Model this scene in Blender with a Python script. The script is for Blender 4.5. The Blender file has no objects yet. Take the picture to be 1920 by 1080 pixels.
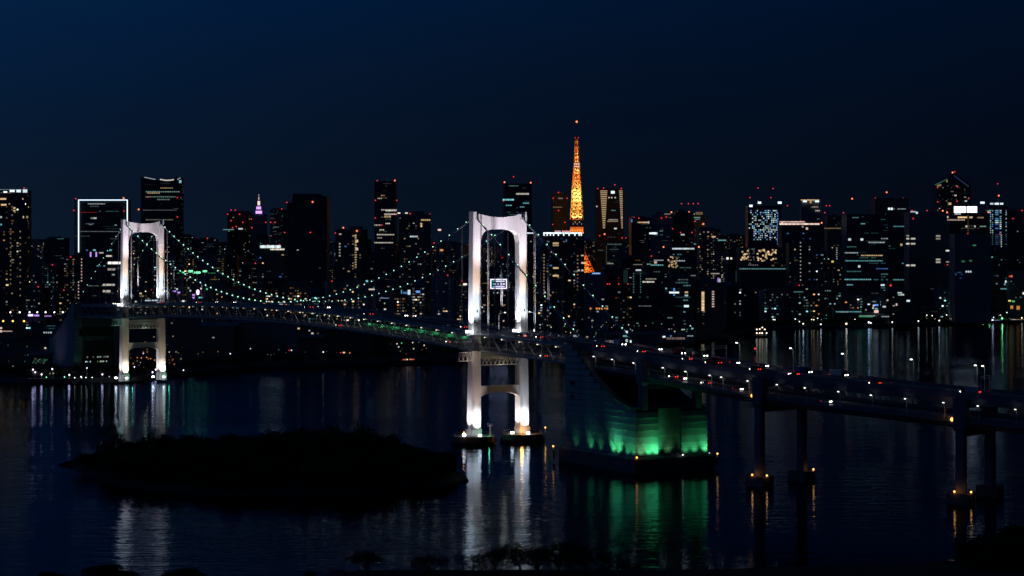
import bpy, math, random
import numpy as np
from mathutils import Vector, Matrix

R = random.Random(7)
PI = math.pi
scene = bpy.context.scene
COL = scene.collection

# ------------------------------------------------------------------ camera, sky, sun, exposure
CAMZ, FOC, HOR = 111.3, 4102.0, 448.0        # camera height (m), focal length and horizon row in 1920 px units
cam_d = bpy.data.cameras.new('camera')
cam = bpy.data.objects.new('camera', cam_d); COL.objects.link(cam)
cam.location = (0, 0, CAMZ); cam.rotation_euler = (PI / 2, 0, 0)
cam_d.sensor_width = 36.0; cam_d.lens = FOC / 1920 * 36
cam_d.shift_y = -(540 - HOR) / 1920
cam_d.clip_start = 1; cam_d.clip_end = 40000
scene.camera = cam

world = bpy.data.worlds.new('World'); scene.world = world; world.use_nodes = True
wt = world.node_tree; wt.nodes.clear()
def wn(t, **kw):
    n = wt.nodes.new(t)
    for k, v in kw.items(): setattr(n, k, v)
    return n
SUN_EL, SUN_ROT = math.radians(-9.0), math.radians(-75)
w_out = wn('ShaderNodeOutputWorld'); w_add = wn('ShaderNodeAddShader')
w_sky = wn('ShaderNodeTexSky', sky_type='NISHITA', sun_disc=False, sun_elevation=SUN_EL, sun_rotation=SUN_ROT)
w_b1 = wn('ShaderNodeBackground'); w_b1.inputs[1].default_value = 0.05
w_b2 = wn('ShaderNodeBackground'); w_b2.inputs[1].default_value = 0.80
w_tc = wn('ShaderNodeTexCoord'); w_sep = wn('ShaderNodeSeparateXYZ')
w_ramp = wn('ShaderNodeValToRGB')
stops = [(0.0, (.0024, .0068, .0160)), (.025, (.0021, .0064, .0165)), (.06, (.0013, .0074, .0235)),
         (.108, (.0003, .0104, .0410)), (.3, (.0005, .0085, .0300)), (1.0, (.0003, .0050, .0190))]
cr = w_ramp.color_ramp
while len(cr.elements) < len(stops): cr.elements.new(0.5)
for e, (p, c) in zip(cr.elements, stops): e.position = p; e.color = (*c, 1)
w_m1 = wn('ShaderNodeMath', operation='MULTIPLY'); w_m1.inputs[1].default_value = -2.4
w_pw = wn('ShaderNodeMath', operation='EXPONENT')
w_cl = wn('ShaderNodeClamp'); w_cl.inputs[1].default_value = -.45; w_cl.inputs[2].default_value = .45
w_mul = wn('ShaderNodeVectorMath', operation='SCALE')
L = wt.links.new
L(w_tc.outputs['Generated'], w_sep.inputs[0]); L(w_sep.outputs[2], w_ramp.inputs[0])
L(w_sep.outputs[0], w_cl.inputs[0]); L(w_cl.outputs[0], w_m1.inputs[0]); L(w_m1.outputs[0], w_pw.inputs[0])
w_mp = wn('ShaderNodeMapping'); w_mp.inputs['Scale'].default_value = (2.2, 2.2, 11); w_no = wn('ShaderNodeTexNoise'); w_no.inputs['Scale'].default_value = 1.6; w_no.inputs['Detail'].default_value = 5
w_mr = wn('ShaderNodeMapRange'); w_mr.inputs[1].default_value = .42; w_mr.inputs[2].default_value = .68; w_mr.inputs[4].default_value = .28
w_mxc = wn('ShaderNodeMixRGB'); w_mxc.inputs[2].default_value = (.0034, .0064, .0190, 1)
L(w_tc.outputs['Generated'], w_mp.inputs[0]); L(w_mp.outputs[0], w_no.inputs[0]); L(w_no.outputs[0], w_mr.inputs[0]); L(w_mr.outputs[0], w_mxc.inputs[0]); L(w_ramp.outputs[0], w_mxc.inputs[1])
L(w_mxc.outputs[0], w_mul.inputs[0]); L(w_pw.outputs[0], w_mul.inputs[3]); L(w_mul.outputs[0], w_b2.inputs[0])
L(w_sky.outputs[0], w_b1.inputs[0]); L(w_b1.outputs[0], w_add.inputs[0]); L(w_b2.outputs[0], w_add.inputs[1])
L(w_add.outputs[0], w_out.inputs[0])

sun_d = bpy.data.lights.new('sun', 'SUN'); sun = bpy.data.objects.new('sun', sun_d); COL.objects.link(sun)
sun_d.energy = 0.02; sun_d.angle = math.radians(12); sun_d.color = (.35, .5, 1)     # weak blue fill added to lift dark structures, from the left behind the viewer
sun.rotation_euler = (math.radians(62), 0, math.radians(-58))

scene.view_settings.view_transform = 'Standard'; scene.view_settings.look = 'None'
scene.view_settings.exposure = 0; scene.view_settings.gamma = 1
scene.render.engine = 'CYCLES'
scene.cycles.use_light_tree = True
scene.cycles.max_bounces = 5; scene.cycles.glossy_bounces = 3; scene.cycles.diffuse_bounces = 2
scene.cycles.sample_clamp_indirect = 6
scene.cycles.caustics_reflective = False; scene.cycles.caustics_refractive = False
scene.cycles.use_denoising = True

# ------------------------------------------------------------------ materials
MATS = {}
def mat(name, col, rough=.7, metal=0, var=.25, scale=.3, bump=0, streak=False, spec=.4):
    m = bpy.data.materials.new(name); m.use_nodes = True; MATS[name] = m
    nt = m.node_tree; b = nt.nodes['Principled BSDF']
    b.inputs['Roughness'].default_value = rough; b.inputs['Metallic'].default_value = metal
    b.inputs['Specular IOR Level'].default_value = spec
    tc = nt.nodes.new('ShaderNodeTexCoord'); mp = nt.nodes.new('ShaderNodeMapping')
    mp.inputs['Scale'].default_value = (scale, scale, scale * (.12 if streak else 1))
    no = nt.nodes.new('ShaderNodeTexNoise'); no.inputs['Detail'].default_value = 6; no.inputs['Scale'].default_value = 1
    rp = nt.nodes.new('ShaderNodeValToRGB'); rp.color_ramp.elements[0].position = .3; rp.color_ramp.elements[1].position = .7
    rp.color_ramp.elements[0].color = (*[c * (1 - var) for c in col], 1)
    rp.color_ramp.elements[1].color = (*[min(1, c * (1 + var)) for c in col], 1)
    k = nt.links.new
    k(tc.outputs['Object'], mp.inputs[0]); k(mp.outputs[0], no.inputs[0]); k(no.outputs[0], rp.inputs[0]); k(rp.outputs[0], b.inputs['Base Color'])
    if bump:
        bp = nt.nodes.new('ShaderNodeBump'); bp.inputs['Strength'].default_value = bump; bp.inputs['Distance'].default_value = .1
        k(no.outputs[0], bp.inputs['Height']); k(bp.outputs[0], b.inputs['Normal'])
    return m
def glow(name, col, strength, sample=False):
    m = bpy.data.materials.new(name); m.use_nodes = True; MATS[name] = m
    nt = m.node_tree; nt.nodes.clear()
    o = nt.nodes.new('ShaderNodeOutputMaterial'); e = nt.nodes.new('ShaderNodeEmission')
    e.inputs[0].default_value = (*col, 1); e.inputs[1].default_value = strength
    nt.links.new(e.outputs[0], o.inputs[0])
    m.cycles.emission_sampling = 'AUTO' if sample else 'NONE'
    return m
STEEL = mat('painted_steel', (.68, .66, .68), .45, .0, .07, .5, streak=True)
DECKSTEEL = mat('deck_steel', (.36, .38, .40), .5, 0, .15, .3)
CABLE = mat('cable_steel', (.45, .45, .48), .45, .3, .1, .5)
ROPE = mat('rope_steel', (.22, .22, .24), .4, .2, .1, .5)
ASPH = mat('asphalt', (.05, .05, .055), .85, 0, .25, .4)
PAINT = mat('road_paint', (.75, .75, .72), .6, 0, .1, 1)
CONC = mat('concrete', (.30, .31, .30), .85, 0, .22, .12, bump=.3, streak=True)
CONCD = mat('dark_concrete', (.10, .105, .105), .8, 0, .3, .2, bump=.3)  # darker concrete for bases, cores and copings
GIRD = mat('girder_paint', (.12, .12, .155), .55, 0, .08, .1)
BARK = mat('bark', (.05, .04, .03), .95, 0, .3, 2)
LEAF = mat('leaf', (.045, .055, .03), .9, 0, .4, .3, spec=.1)
EARTH = mat('earth', (.028, .028, .024), .95, 0, .3, .02)
RUBBER = mat('rubber', (.02, .02, .02), .9, 0, .1, 1)
CARGLASS = mat('car_glass', (.02, .025, .03), .08, 0, .1, 1)
FACADES = [mat('facade_grey', (.20, .205, .215), .6, 0, .25, .04), mat('facade_dark', (.07, .075, .085), .6, 0, .25, .04),
           mat('facade_tan', (.19, .165, .14), .7, 0, .25, .04), mat('facade_glass', (.05, .065, .085), .45, 0, .3, .05)]
LEDGE = mat('ledge', (.16, .17, .18), .7, 0, .2, .1)
CORANGE = mat('tower_orange', (.78, .30, .05), .5, 0, .15, .05)
TOWHITE = mat('tower_white', (.7, .5, .3), .5, 0, .1, .05)
PODIUM = mat('podium_wall', (.2, .2, .22), .8, 0, .2, .05)
CARP = [mat('car_white', (.7, .7, .7), .25, 0, .03, 1), mat('car_black', (.02, .02, .025), .2, 0, .03, 1),
        mat('car_silver', (.45, .46, .48), .25, .5, .03, 1), mat('car_red', (.35, .03, .03), .3, 0, .03, 1), mat('car_blue', (.04, .08, .25), .3, 0, .03, 1)]
G_HEAD = glow('headlight_glow', (1, .95, .85), 12)
G_TAIL = glow('taillight_glow', (1, .03, .02), 3.2)
G_CAB = glow('cable_lamp_glow', (.40, 1, .62), 2.2)
G_RED = glow('beacon_glow', (1, .045, .07), 1.0)
G_ORR = glow('beacon_orange_glow', (1, .2, .07), 2.2)
G_WHITE = glow('lamp_white_glow', (.95, 1, .92), 3.2)
G_DIM = glow('lamp_soft_glow', (.95, 1, .92), 2.4)
G_DIMW = glow('lamp_soft_warm_glow', (1, .85, .62), 2.2)
G_WARM = glow('lamp_warm_glow', (1, .82, .55), 3.2)
G_AMBER = glow('lamp_amber_glow', (1, .42, .08), 4)
G_PURP = glow('lamp_purple_glow', (.85, .72, 1), 3.4)
G_FLOOD = glow('floodlight_glow', (.95, .97, 1), 14)
G_GREEN = glow('lamp_green_glow', (.25, 1, .45), 3)
G_OUT = glow('outline_glow', (.72, .86, 1), 1.7)
# lit glass: one emissive material, every pane carries the colour and brightness of its own lamp
LIT = bpy.data.materials.new('lit_glass'); LIT.use_nodes = True
_n = LIT.node_tree; _n.nodes.clear()
_o = _n.nodes.new('ShaderNodeOutputMaterial'); _e = _n.nodes.new('ShaderNodeEmission'); _a = _n.nodes.new('ShaderNodeAttribute'); _a.attribute_name = 'lamp'
_n.links.new(_a.outputs['Color'], _e.inputs[0]); _n.links.new(_e.outputs[0], _o.inputs[0]); LIT.cycles.emission_sampling = 'NONE'

# water
WATER = bpy.data.materials.new('bay_water'); WATER.use_nodes = True
nt = WATER.node_tree; nt.nodes.clear()
w_o = nt.nodes.new('ShaderNodeOutputMaterial'); w_mx = nt.nodes.new('ShaderNodeMixShader'); w_d = nt.nodes.new('ShaderNodeBsdfDiffuse'); w_g = nt.nodes.new('ShaderNodeBsdfGlossy'); w_f = nt.nodes.new('ShaderNodeFresnel')
w_d.inputs['Color'].default_value = (.002, .007, .011, 1); w_g.inputs['Color'].default_value = (.40, .51, .63, 1); w_g.inputs['Roughness'].default_value = .095; w_g.distribution = 'BECKMANN'; w_f.inputs['IOR'].default_value = 1.33
nt.links.new(w_f.outputs[0], w_mx.inputs[0]); nt.links.new(w_d.outputs[0], w_mx.inputs[1]); nt.links.new(w_g.outputs[0], w_mx.inputs[2]); nt.links.new(w_mx.outputs[0], w_o.inputs[0])
tc = nt.nodes.new('ShaderNodeTexCoord')
def wave(scale, stretch, rot, detail, strength, dist, prev):
    mp = nt.nodes.new('ShaderNodeMapping'); mp.inputs['Rotation'].default_value = (0, 0, rot)
    mp.inputs['Scale'].default_value = (scale * stretch, scale, scale)
    no = nt.nodes.new('ShaderNodeTexNoise'); no.inputs['Scale'].default_value = 1; no.inputs['Detail'].default_value = detail; no.inputs['Roughness'].default_value = .55
    bp = nt.nodes.new('ShaderNodeBump'); bp.inputs['Strength'].default_value = strength; bp.inputs['Distance'].default_value = dist
    nt.links.new(tc.outputs['Object'], mp.inputs[0]); nt.links.new(mp.outputs[0], no.inputs[0]); nt.links.new(no.outputs[0], bp.inputs['Height'])
    if prev: nt.links.new(prev.outputs[0], bp.inputs['Normal'])
    return bp
b1 = wave(.055, .45, .12, 2, .7, .15, None)
b2a = wave(.30, .5, -.1, 3, .9, .24, b1)
b2 = wave(.13, .38, .05, 2, .9, .30, b2a)
b3 = wave(.012, .6, .3, 2, .6, .3, b2)
pm = nt.nodes.new('ShaderNodeMapping'); pm.inputs['Scale'].default_value = (.0042, .0062, 1); pm.inputs['Location'].default_value = (.35, .9, 0); pm.inputs['Rotation'].default_value = (0, 0, .25)
pn = nt.nodes.new('ShaderNodeTexNoise'); pn.inputs['Scale'].default_value = 1; pn.inputs['Detail'].default_value = 3
pr_ = nt.nodes.new('ShaderNodeMapRange'); pr_.inputs[1].default_value = .38; pr_.inputs[2].default_value = .62; pr_.inputs[3].default_value = .35; pr_.inputs[4].default_value = 1.0
nt.links.new(tc.outputs['Object'], pm.inputs[0]); nt.links.new(pm.outputs[0], pn.inputs[0]); nt.links.new(pn.outputs[0], pr_.inputs[0])
for bb in (b1, b2a, b2): nt.links.new(pr_.outputs[0], bb.inputs['Strength'])
for n_ in (w_d, w_g, w_f): nt.links.new(b3.outputs[0], n_.inputs['Normal'])

# ------------------------------------------------------------------ mesh helpers
class MB:
    def __init__(s): s.v = []; s.f = []; s.m = []; s.c = []
    def face(s, idx, mi=0, c=None): s.f.append(idx); s.m.append(mi); s.c.append(c)
    def hexa(s, pts, mi=0, c=None):
        n = len(s.v); s.v += [tuple(p) for p in pts]
        for q in ((0, 3, 2, 1), (4, 5, 6, 7), (0, 1, 5, 4), (1, 2, 6, 5), (2, 3, 7, 6), (3, 0, 4, 7)):
            s.face(tuple(n + i for i in q), mi, c)
        return s
    def box(s, x0, y0, z0, x1, y1, z1, mi=0, c=None, M=None):
        p = [(x0, y0, z0), (x1, y0, z0), (x1, y1, z0), (x0, y1, z0), (x0, y0, z1), (x1, y0, z1), (x1, y1, z1), (x0, y1, z1)]
        if M is not None: p = [M @ Vector(q) for q in p]
        return s.hexa(p, mi, c)
    def bar(s, a, b_, r, n=4, r2=None, mi=0, c=None, cap=True):
        a = Vector(a); b_ = Vector(b_); d = b_ - a
        if d.length < 1e-6: return s
        d.normalize(); up = Vector((0, 0, 1)) if abs(d.z) < .95 else Vector((1, 0, 0))
        x = d.cross(up).normalized(); y = x.cross(d); k = len(s.v); r2 = r if r2 is None else r2
        for p, rr in ((a, r), (b_, r2)):
            for i in range(n):
                t = 2 * PI * (i + .5) / n; s.v.append(tuple(p + x * (rr * math.cos(t)) + y * (rr * math.sin(t))))
        for i in range(n):
            j = (i + 1) % n; s.face((k + i, k + j, k + n + j, k + n + i), mi, c)
        if cap: s.face(tuple(range(k + n - 1, k - 1, -1)), mi, c); s.face(tuple(range(k + n, k + 2 * n)), mi, c)
        return s
    def prism(s, poly, z0, z1, mi=0, c=None):        # poly in xy counter-clockwise
        k = len(s.v); n = len(poly)
        s.v += [(p[0], p[1], z0) for p in poly] + [(p[0], p[1], z1) for p in poly]
        s.face(tuple(range(k + n - 1, k - 1, -1)), mi, c); s.face(tuple(range(k + n, k + 2 * n)), mi, c)
        for i in range(n):
            j = (i + 1) % n; s.face((k + i, k + j, k + n + j, k + n + i), mi, c)
        return s
    def slab(s, A, B, mi=0, c=None):                 # two matching outlines (lists of 3-D points) joined into a solid
        k = len(s.v); n = len(A)
        s.v += [tuple(p) for p in A] + [tuple(p) for p in B]
        s.face(tuple(range(k + n - 1, k - 1, -1)), mi, c); s.face(tuple(range(k + n, k + 2 * n)), mi, c)
        for i in range(n):
            j = (i + 1) % n; s.face((k + i, k + j, k + n + j, k + n + i), mi, c)
        return s
    def ball(s, p, r, n=6, rings=4, mi=0, c=None, sq=(1, 1, 1)):
        k = len(s.v); px, py, pz = p
        s.v.append((px, py, pz - r * sq[2]))
        for i in range(1, rings):
            t = PI * i / rings
            for j in range(n):
                a = 2 * PI * j / n
                s.v.append((px + r * sq[0] * math.sin(t) * math.cos(a), py + r * sq[1] * math.sin(t) * math.sin(a), pz - r * sq[2] * math.cos(t)))
        s.v.append((px, py, pz + r * sq[2])); top = len(s.v) - 1
        for j in range(n):
            s.face((k, k + 1 + (j + 1) % n, k + 1 + j), mi, c)
            for i in range(rings - 2):
                a0 = k + 1 + i * n
                s.face((a0 + j, a0 + (j + 1) % n, a0 + n + (j + 1) % n, a0 + n + j), mi, c)
            a0 = k + 1 + (rings - 2) * n
            s.face((a0 + j, a0 + (j + 1) % n, top), mi, c)
        return s
    def mesh(s, name, mats, org=(0, 0, 0)):
        me = bpy.data.meshes.new(name); ox, oy, oz = org
        me.from_pydata([(x - ox, y - oy, z - oz) for x, y, z in s.v], [], s.f)
        for m in (mats if isinstance(mats, (list, tuple)) else [mats]): me.materials.append(m)
        if any(s.m): me.polygons.foreach_set('material_index', s.m)
        if any(c is not None for c in s.c):
            at = me.color_attributes.new('lamp', 'FLOAT_COLOR', 'CORNER'); arr = []
            for f, c in zip(s.f, s.c):
                c = c or (0, 0, 0)
                arr += [c[0], c[1], c[2], 1.0] * len(f)
            at.data.foreach_set('color', arr)
        me.update(); return me
ORG = {}
def link(name, data, parent=None, org=(0, 0, 0)):
    o = bpy.data.objects.new(name, data); COL.objects.link(o)
    org = Vector(org); ORG[o.name] = org
    if parent is not None: o.parent = parent; o.location = org - ORG[parent.name]
    else: o.location = org
    return o
def obj(name, mb, mats, parent=None, org=None):
    """mesh whose vertices are given in world space, with its own origin"""
    if org is None:
        if parent is not None: org = tuple(ORG[parent.name])
        else: org = (0, 0, 0)
    return link(name, mb.mesh(name, mats, org), parent, org)
def inst(name, me, parent, org, rot=(0, 0, 0), scale=(1, 1, 1)):
    o = link(name, me, parent, org); o.rotation_euler = rot; o.scale = scale; return o
LABELS = {}
def tag(o, label, cat, group=None, kind=None):
    o['label'] = label; o['category'] = cat
    if group: o['group'] = group
    if kind: o['kind'] = kind
    if label in LABELS and LABELS[label] != group: print('DUPLICATE LABEL', label)
    n = len(label.split())
    if n > 16 or n < 4: print('LABEL LENGTH', n, label)
    LABELS.setdefault(label, group)
    return o
def empty(name, org, label, cat, group=None):
    o = link(name, None, None, org); o.empty_display_size = .5
    return tag(o, label, cat, group)
def struct(name, mb, m, **k):
    o = obj(name, mb, m, **k); o['kind'] = 'structure'; return o
ONES = ['', 'first', 'second', 'third', 'fourth', 'fifth', 'sixth', 'seventh', 'eighth', 'ninth', 'tenth', 'eleventh', 'twelfth', 'thirteenth',
        'fourteenth', 'fifteenth', 'sixteenth', 'seventeenth', 'eighteenth', 'nineteenth']
def nth(i):
    if i < 20: return ONES[i]
    t = ['', '', 'twent', 'thirt', 'fort', 'fift', 'sixt', 'sevent'][i // 10]
    return t + 'ieth' if i % 10 == 0 else t + 'y-' + ONES[i % 10]
def wx(px, Y): return (px - 960) / FOC * Y
def wz(py, Y): return CAMZ - (py - HOR) / FOC * Y
def gy(py, z=0): return FOC * (CAMZ - z) / (py - HOR)
def lamp(kind, p, energy, col, parent=None, radius=.4, aim=None, angle=40, blend=.6, name=None):
    d = bpy.data.lights.new(name or kind.lower() + '_light', kind); d.energy = energy; d.color = col
    d.shadow_soft_size = radius
    o = link(name or 'light', d, parent, p)
    if kind == 'SPOT':
        d.spot_size = math.radians(angle); d.spot_blend = blend
        o.rotation_euler = (Vector(aim) - Vector(p)).to_track_quat('-Z', 'Y').to_euler()
    return o

# ------------------------------------------------------------------ the setting: water, land, island, shore
m = MB(); m.v = [(-9000, -300, 0), (9000, -300, 0), (9000, 12000, 0), (-9000, 12000, 0)]; m.face((0, 1, 2, 3))
struct('water', m, WATER)
shore = [(-700, 1690), (0, 1705), (60, 1688), (230, 1702), (330, 1772), (480, 1862), (740, 1935), (860, 1990), (960, 2040), (1060, 2098), (1240, 2254),
         (1330, 2371), (1380, 2530), (1440, 2705), (1500, 2712), (1560, 2755), (1650, 2765), (1900, 2920), (2400, 3050)]
SH = [(wx(p, y), y) for p, y in shore]
def shore_y(px):
    for (a, ya), (b_, yb) in zip(shore, shore[1:]):
        if a <= px <= b_: return ya + (yb - ya) * (px - a) / (b_ - a)
    return 3000
m = MB(); n = len(SH); far = [(9000, 12500), (-9000, 12500)]
pts = SH + [(9000, 3300)] + far + [(-9000, 1690)]
m.prism(pts, -3, 2.6)
struct('ground', m, EARTH)
m = MB()       # seawall coping along the far shore
for (a, b_) in zip(SH, SH[1:]):
    va, vb = Vector((*a, 0)), Vector((*b_, 0)); d = (vb - va).normalized(); nn = Vector((d.y, -d.x, 0)) * 1.2
    A = [va + nn, vb + nn, vb - nn, va - nn]
    m.hexa([(p.x, p.y, -2) for p in A] + [(p.x, p.y, 3.3) for p in A])
tag(obj('seawall', m, CONCD), 'long low concrete seawall along the far shore', 'seawall')
# near park shore under the picture's lower edge
m = MB(); m.prism([(-900, -200), (700, -200), (420, 735), (210, 765), (150, 735), (60, 716), (-50, 716), (-70, 690), (-900, 690)], -2, 3)
struct('park_ground', m, EARTH)

# island
base_px = [(125, 868), (150, 890), (200, 907), (300, 922), (440, 932), (600, 932), (750, 921), (845, 910), (882, 903)]
front = [(wx(p, gy(q)), gy(q)) for p, q in base_px]
back = [(-20, 1015), (-28, 1060), (-45, 1095), (-75, 1125), (-110, 1140), (-150, 1138), (-185, 1122), (-208, 1096), (-224, 1078)]
outline = front + back
cx = sum(p[0] for p in outline) / len(outline); cy = sum(p[1] for p in outline) / len(outline)
m = MB(); k = 0; rings = [(1, -.5), (.985, .8), (.94, 2.0), (.7, 3.2), (.0, 4.0)]
for s_, z in rings[:-1]:
    m.v += [(cx + (x - cx) * s_, cy + (y - cy) * s_, z + R.uniform(-.2, .3)) for x, y in outline]
N_ = len(outline); m.v.append((cx, cy, 4))
for r_ in range(len(rings) - 2):
    for i in range(N_):
        j = (i + 1) % N_; m.face((r_ * N_ + i, r_ * N_ + j, (r_ + 1) * N_ + j, (r_ + 1) * N_ + i))
for i in range(N_): m.face(((len(rings) - 2) * N_ + i, (len(rings) - 2) * N_ + (i + 1) % N_, len(m.v) - 1))
struct('island', m, EARTH)
def inside(x, y, poly):
    c = False; j = len(poly) - 1
    for i in range(len(poly)):
        xi, yi = poly[i]; xj, yj = poly[j]
        if (yi > y) != (yj > y) and x < (xj - xi) * (y - yi) / (yj - yi) + xi: c = not c
        j = i
    return c
rs = np.random.RandomState(5)
def leaf_cloud(name, blobs, per, size, m_, org=(0, 0, 0)):
    """triangles spread through the volume of each blob (x, y, z, rx, rz)"""
    V = []
    for (x, y, z, rx, rz) in blobs:
        n_ = max(20, int(per * rx * rx / 16))
        d = rs.normal(size=(n_, 3)); d /= np.linalg.norm(d, axis=1)[:, None]
        d[:, 2] = np.where(d[:, 2] < -.35, -d[:, 2], d[:, 2])
        r = rs.uniform(.55, 1.05, n_)[:, None]
        lump = 1 + .22 * np.sin(d[:, 0] * 5 + x) * np.cos(d[:, 1] * 4 + y) + .12 * np.sin(d[:, 2] * 7 + x * 3)
        c = np.array([x, y, z]) + d * r * lump[:, None] * np.array([rx, rx, rz])
        o1 = rs.normal(size=(n_, 3)) * size * .55; o2 = rs.normal(size=(n_, 3)) * size * .55
        V.append(np.stack([c, c + o1, c + o2], 1).reshape(-1, 3))
    V = np.concatenate(V) - np.array(org); nT = len(V) // 3
    me = bpy.data.meshes.new(name); me.vertices.add(len(V)); me.vertices.foreach_set('co', V.ravel().astype(np.float32))
    me.loops.add(len(V)); me.loops.foreach_set('vertex_index', np.arange(len(V), dtype=np.int32))
    me.polygons.add(nT); me.polygons.foreach_set('loop_start', np.arange(0, len(V), 3, dtype=np.int32))
    me.materials.append(m_); me.update(calc_edges=True)
    return me
blobs = []
for _ in range(2400):
    x = R.uniform(-235, -10); y = R.uniform(900, 1150)
    if not inside(x, y, outline): continue
    # keep off the rim
    ex = (x - cx) * 1.05 + cx; ey = (y - cy) * 1.05 + cy
    if not inside(ex, ey, outline) : continue
    if len(blobs) >= 430: break
    hh = 3.0 + 4.4 * (.5 + .5 * math.sin(x * .045 + 1.2) * math.cos(y * .03)) + R.uniform(-1.3, 1.7)
    if x > -55: hh *= .72
    hh += 3.2 * math.exp(-((x + 90) / 34) ** 2) * (1 if y > 1040 else .3)
    if R.random() < .08: hh += 2.0
    blobs.append((x, y, 2.4 + hh * .6, R.uniform(3.6, 6.6), hh * .75))
iw = link('island_wood', leaf_cloud('island_wood', blobs, 330, 1.1, LEAF), None)
iw['kind'] = 'stuff'; iw['label'] = 'dark mass of low trees covering the island'; iw['category'] = 'wood'

# ------------------------------------------------------------------ bridge path
NT = Vector((-7.6, 1200.0)); U = Vector((-.4893, .8721)); NN = Vector((.8721, .4893))
ctrl = [NT + U * -172, Vector((122.6, 997)), Vector((198, 934)), Vector((289, 884)), Vector((420, 845)), Vector((560, 815))]
path = []                                   # (arc q measured from the near tower towards the viewer, point)
for s_ in range(760, -172, -4): path.append((-s_, NT + U * s_))
ext = [NT + U * -120] + ctrl
q = 172.0; last = ctrl[0]
for i in range(1, len(ext) - 2):
    p0, p1, p2, p3 = ext[i - 1], ext[i], ext[i + 1], ext[i + 2]
    for j in range(24):
        t = j / 24
        p = .5 * ((2 * p1) + (-p0 + p2) * t + (2 * p0 - 5 * p1 + 4 * p2 - p3) * t * t + (-p0 + 3 * p1 - 3 * p2 + p3) * t ** 3)
        q += (p - last).length; last = p; path.append((q, p))
QS = [a for a, _ in path]
def q_at(pt): return min(path, key=lambda a: (a[1] - pt).length)[0]
Q1, Q2, Q3 = q_at(ctrl[1]), q_at(ctrl[2]), q_at(ctrl[3]); QE = QS[-1]
def P2(q_):
    q_ = max(QS[0], min(QE - .01, q_)); lo = 0; hi = len(QS) - 1
    while hi - lo > 1:
        mid = (lo + hi) // 2
        if QS[mid] <= q_: lo = mid
        else: hi = mid
    t = (q_ - QS[lo]) / (QS[hi] - QS[lo]); return path[lo][1].lerp(path[hi][1], t), lo
def frame(q_):
    p, _ = P2(q_); a, _ = P2(q_ - 3); b_, _ = P2(q_ + 3); d = (b_ - a).normalized()
    return p, d, Vector((-d.y, d.x))        # right-hand side of someone driving away from the viewer is +w
def lerp_tab(tab, q_):
    for (a, za), (b_, zb) in zip(tab, tab[1:]):
        if q_ <= b_: return za + (zb - za) * max(0, (q_ - a)) / (b_ - a)
    return tab[-1][1]
TU = [(0, 60.3), (107, 57.7), (172, 55.2), (Q1, 50.3), (Q2, 45.4), (Q3, 40.4), (QE, 39)]
TL = [(107, 48.7), (172, 46.6), (Q1, 40.3), (Q2, 35.0), (Q3, 30.2), (QE, 27)]
def zu(q_):
    if q_ < -570: return 59.6 - (-570 - q_) * .02
    if q_ < 0: t = -q_ / 570; return 66.6 - 6.65 * (2 * t - 1) ** 2
    return lerp_tab(TU, q_)
def zl(q_): return zu(q_) - 9 if q_ < 107 else lerp_tab(TL, q_)
def at(q_, w, z):
    p, d, n_ = frame(q_); v = p + n_ * w; return Vector((v.x, v.y, z))
def at_px(px, w, lo, hi, zf=zu, dz=0):      # place along the road where something stands
    best = None
    for i in range(400):
        q_ = lo + (hi - lo) * i / 399; p = at(q_, w, 0); e = abs(960 + FOC * p.x / p.y - px)
        if best is None or e < best[0]: best = (e, q_)
    q_ = best[1]; return q_, at(q_, w, zf(q_) + dz)
# camera side is w < 0

def ribbon(mb, q0, q1, step, sec, zf, mi=0):
    """sweep a closed cross-section [(w, dz)...] along the path"""
    qs = [q0 + (q1 - q0) * i / max(1, round((q1 - q0) / step)) for i in range(max(1, round((q1 - q0) / step)) + 1)]
    k0 = len(mb.v); n_ = len(sec)
    for q_ in qs:
        p, d, nn = frame(q_); z = zf(q_)
        for w, dz in sec: mb.v.append((p.x + nn.x * w, p.y + nn.y * w, z + dz))
    for i in range(len(qs) - 1):
        for j in range(n_):
            a = k0 + i * n_ + j; b_ = k0 + i * n_ + (j + 1) % n_
            mb.face((a, b_, b_ + n_, a + n_), mi)
    mb.face(tuple(k0 + j for j in range(n_ - 1, -1, -1)), mi); mb.face(tuple(k0 + (len(qs) - 1) * n_ + j for j in range(n_)), mi)
    return mb
def rect(w0, w1, a, b_): return [(w0, a), (w1, a), (w1, b_), (w0, b_)]

# ------------------------------------------------------------------ suspension bridge
bridge = empty('suspension_bridge', (NT.x, NT.y, 0), 'white floodlit double-deck suspension bridge with green lights strung along its cables', 'bridge')
BS = 107
for nm, sec, mt, zf in (('upper_deck', rect(-14.0, 14.0, -1.4, 0), DECKSTEEL, zu), ('lower_deck', rect(-13.6, 13.6, -.9, 0), DECKSTEEL, zl)):
    o = obj(nm, ribbon(MB(), -677, BS, 12, sec, zf), mt, bridge)
for nm, zf, lanes in (('upper_road', zu, (-11.5, 11.5)), ('lower_road', zl, (-12.5, -7))):
    obj(nm, ribbon(MB(), -677, BS, 12, rect(lanes[0], lanes[1], .004, .05), zf), ASPH, bridge)
m = MB()
for q_ in range(-670, 106, 12):
    for w in (-7.8, -4.2, 4.2, 7.8):
        a = at(q_, w, zu(q_) + .056); b_ = at(q_ + 5, w, zu(q_ + 5) + .056); nn = frame(q_)[2]; o_ = Vector((nn.x, nn.y, 0)) * .1
        k = len(m.v); m.v += [tuple(a - o_), tuple(a + o_), tuple(b_ + o_), tuple(b_ - o_)]; m.face((k, k + 1, k + 2, k + 3))
o = obj('lane_marking', m, PAINT, bridge); o['kind'] = 'stuff'
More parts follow.
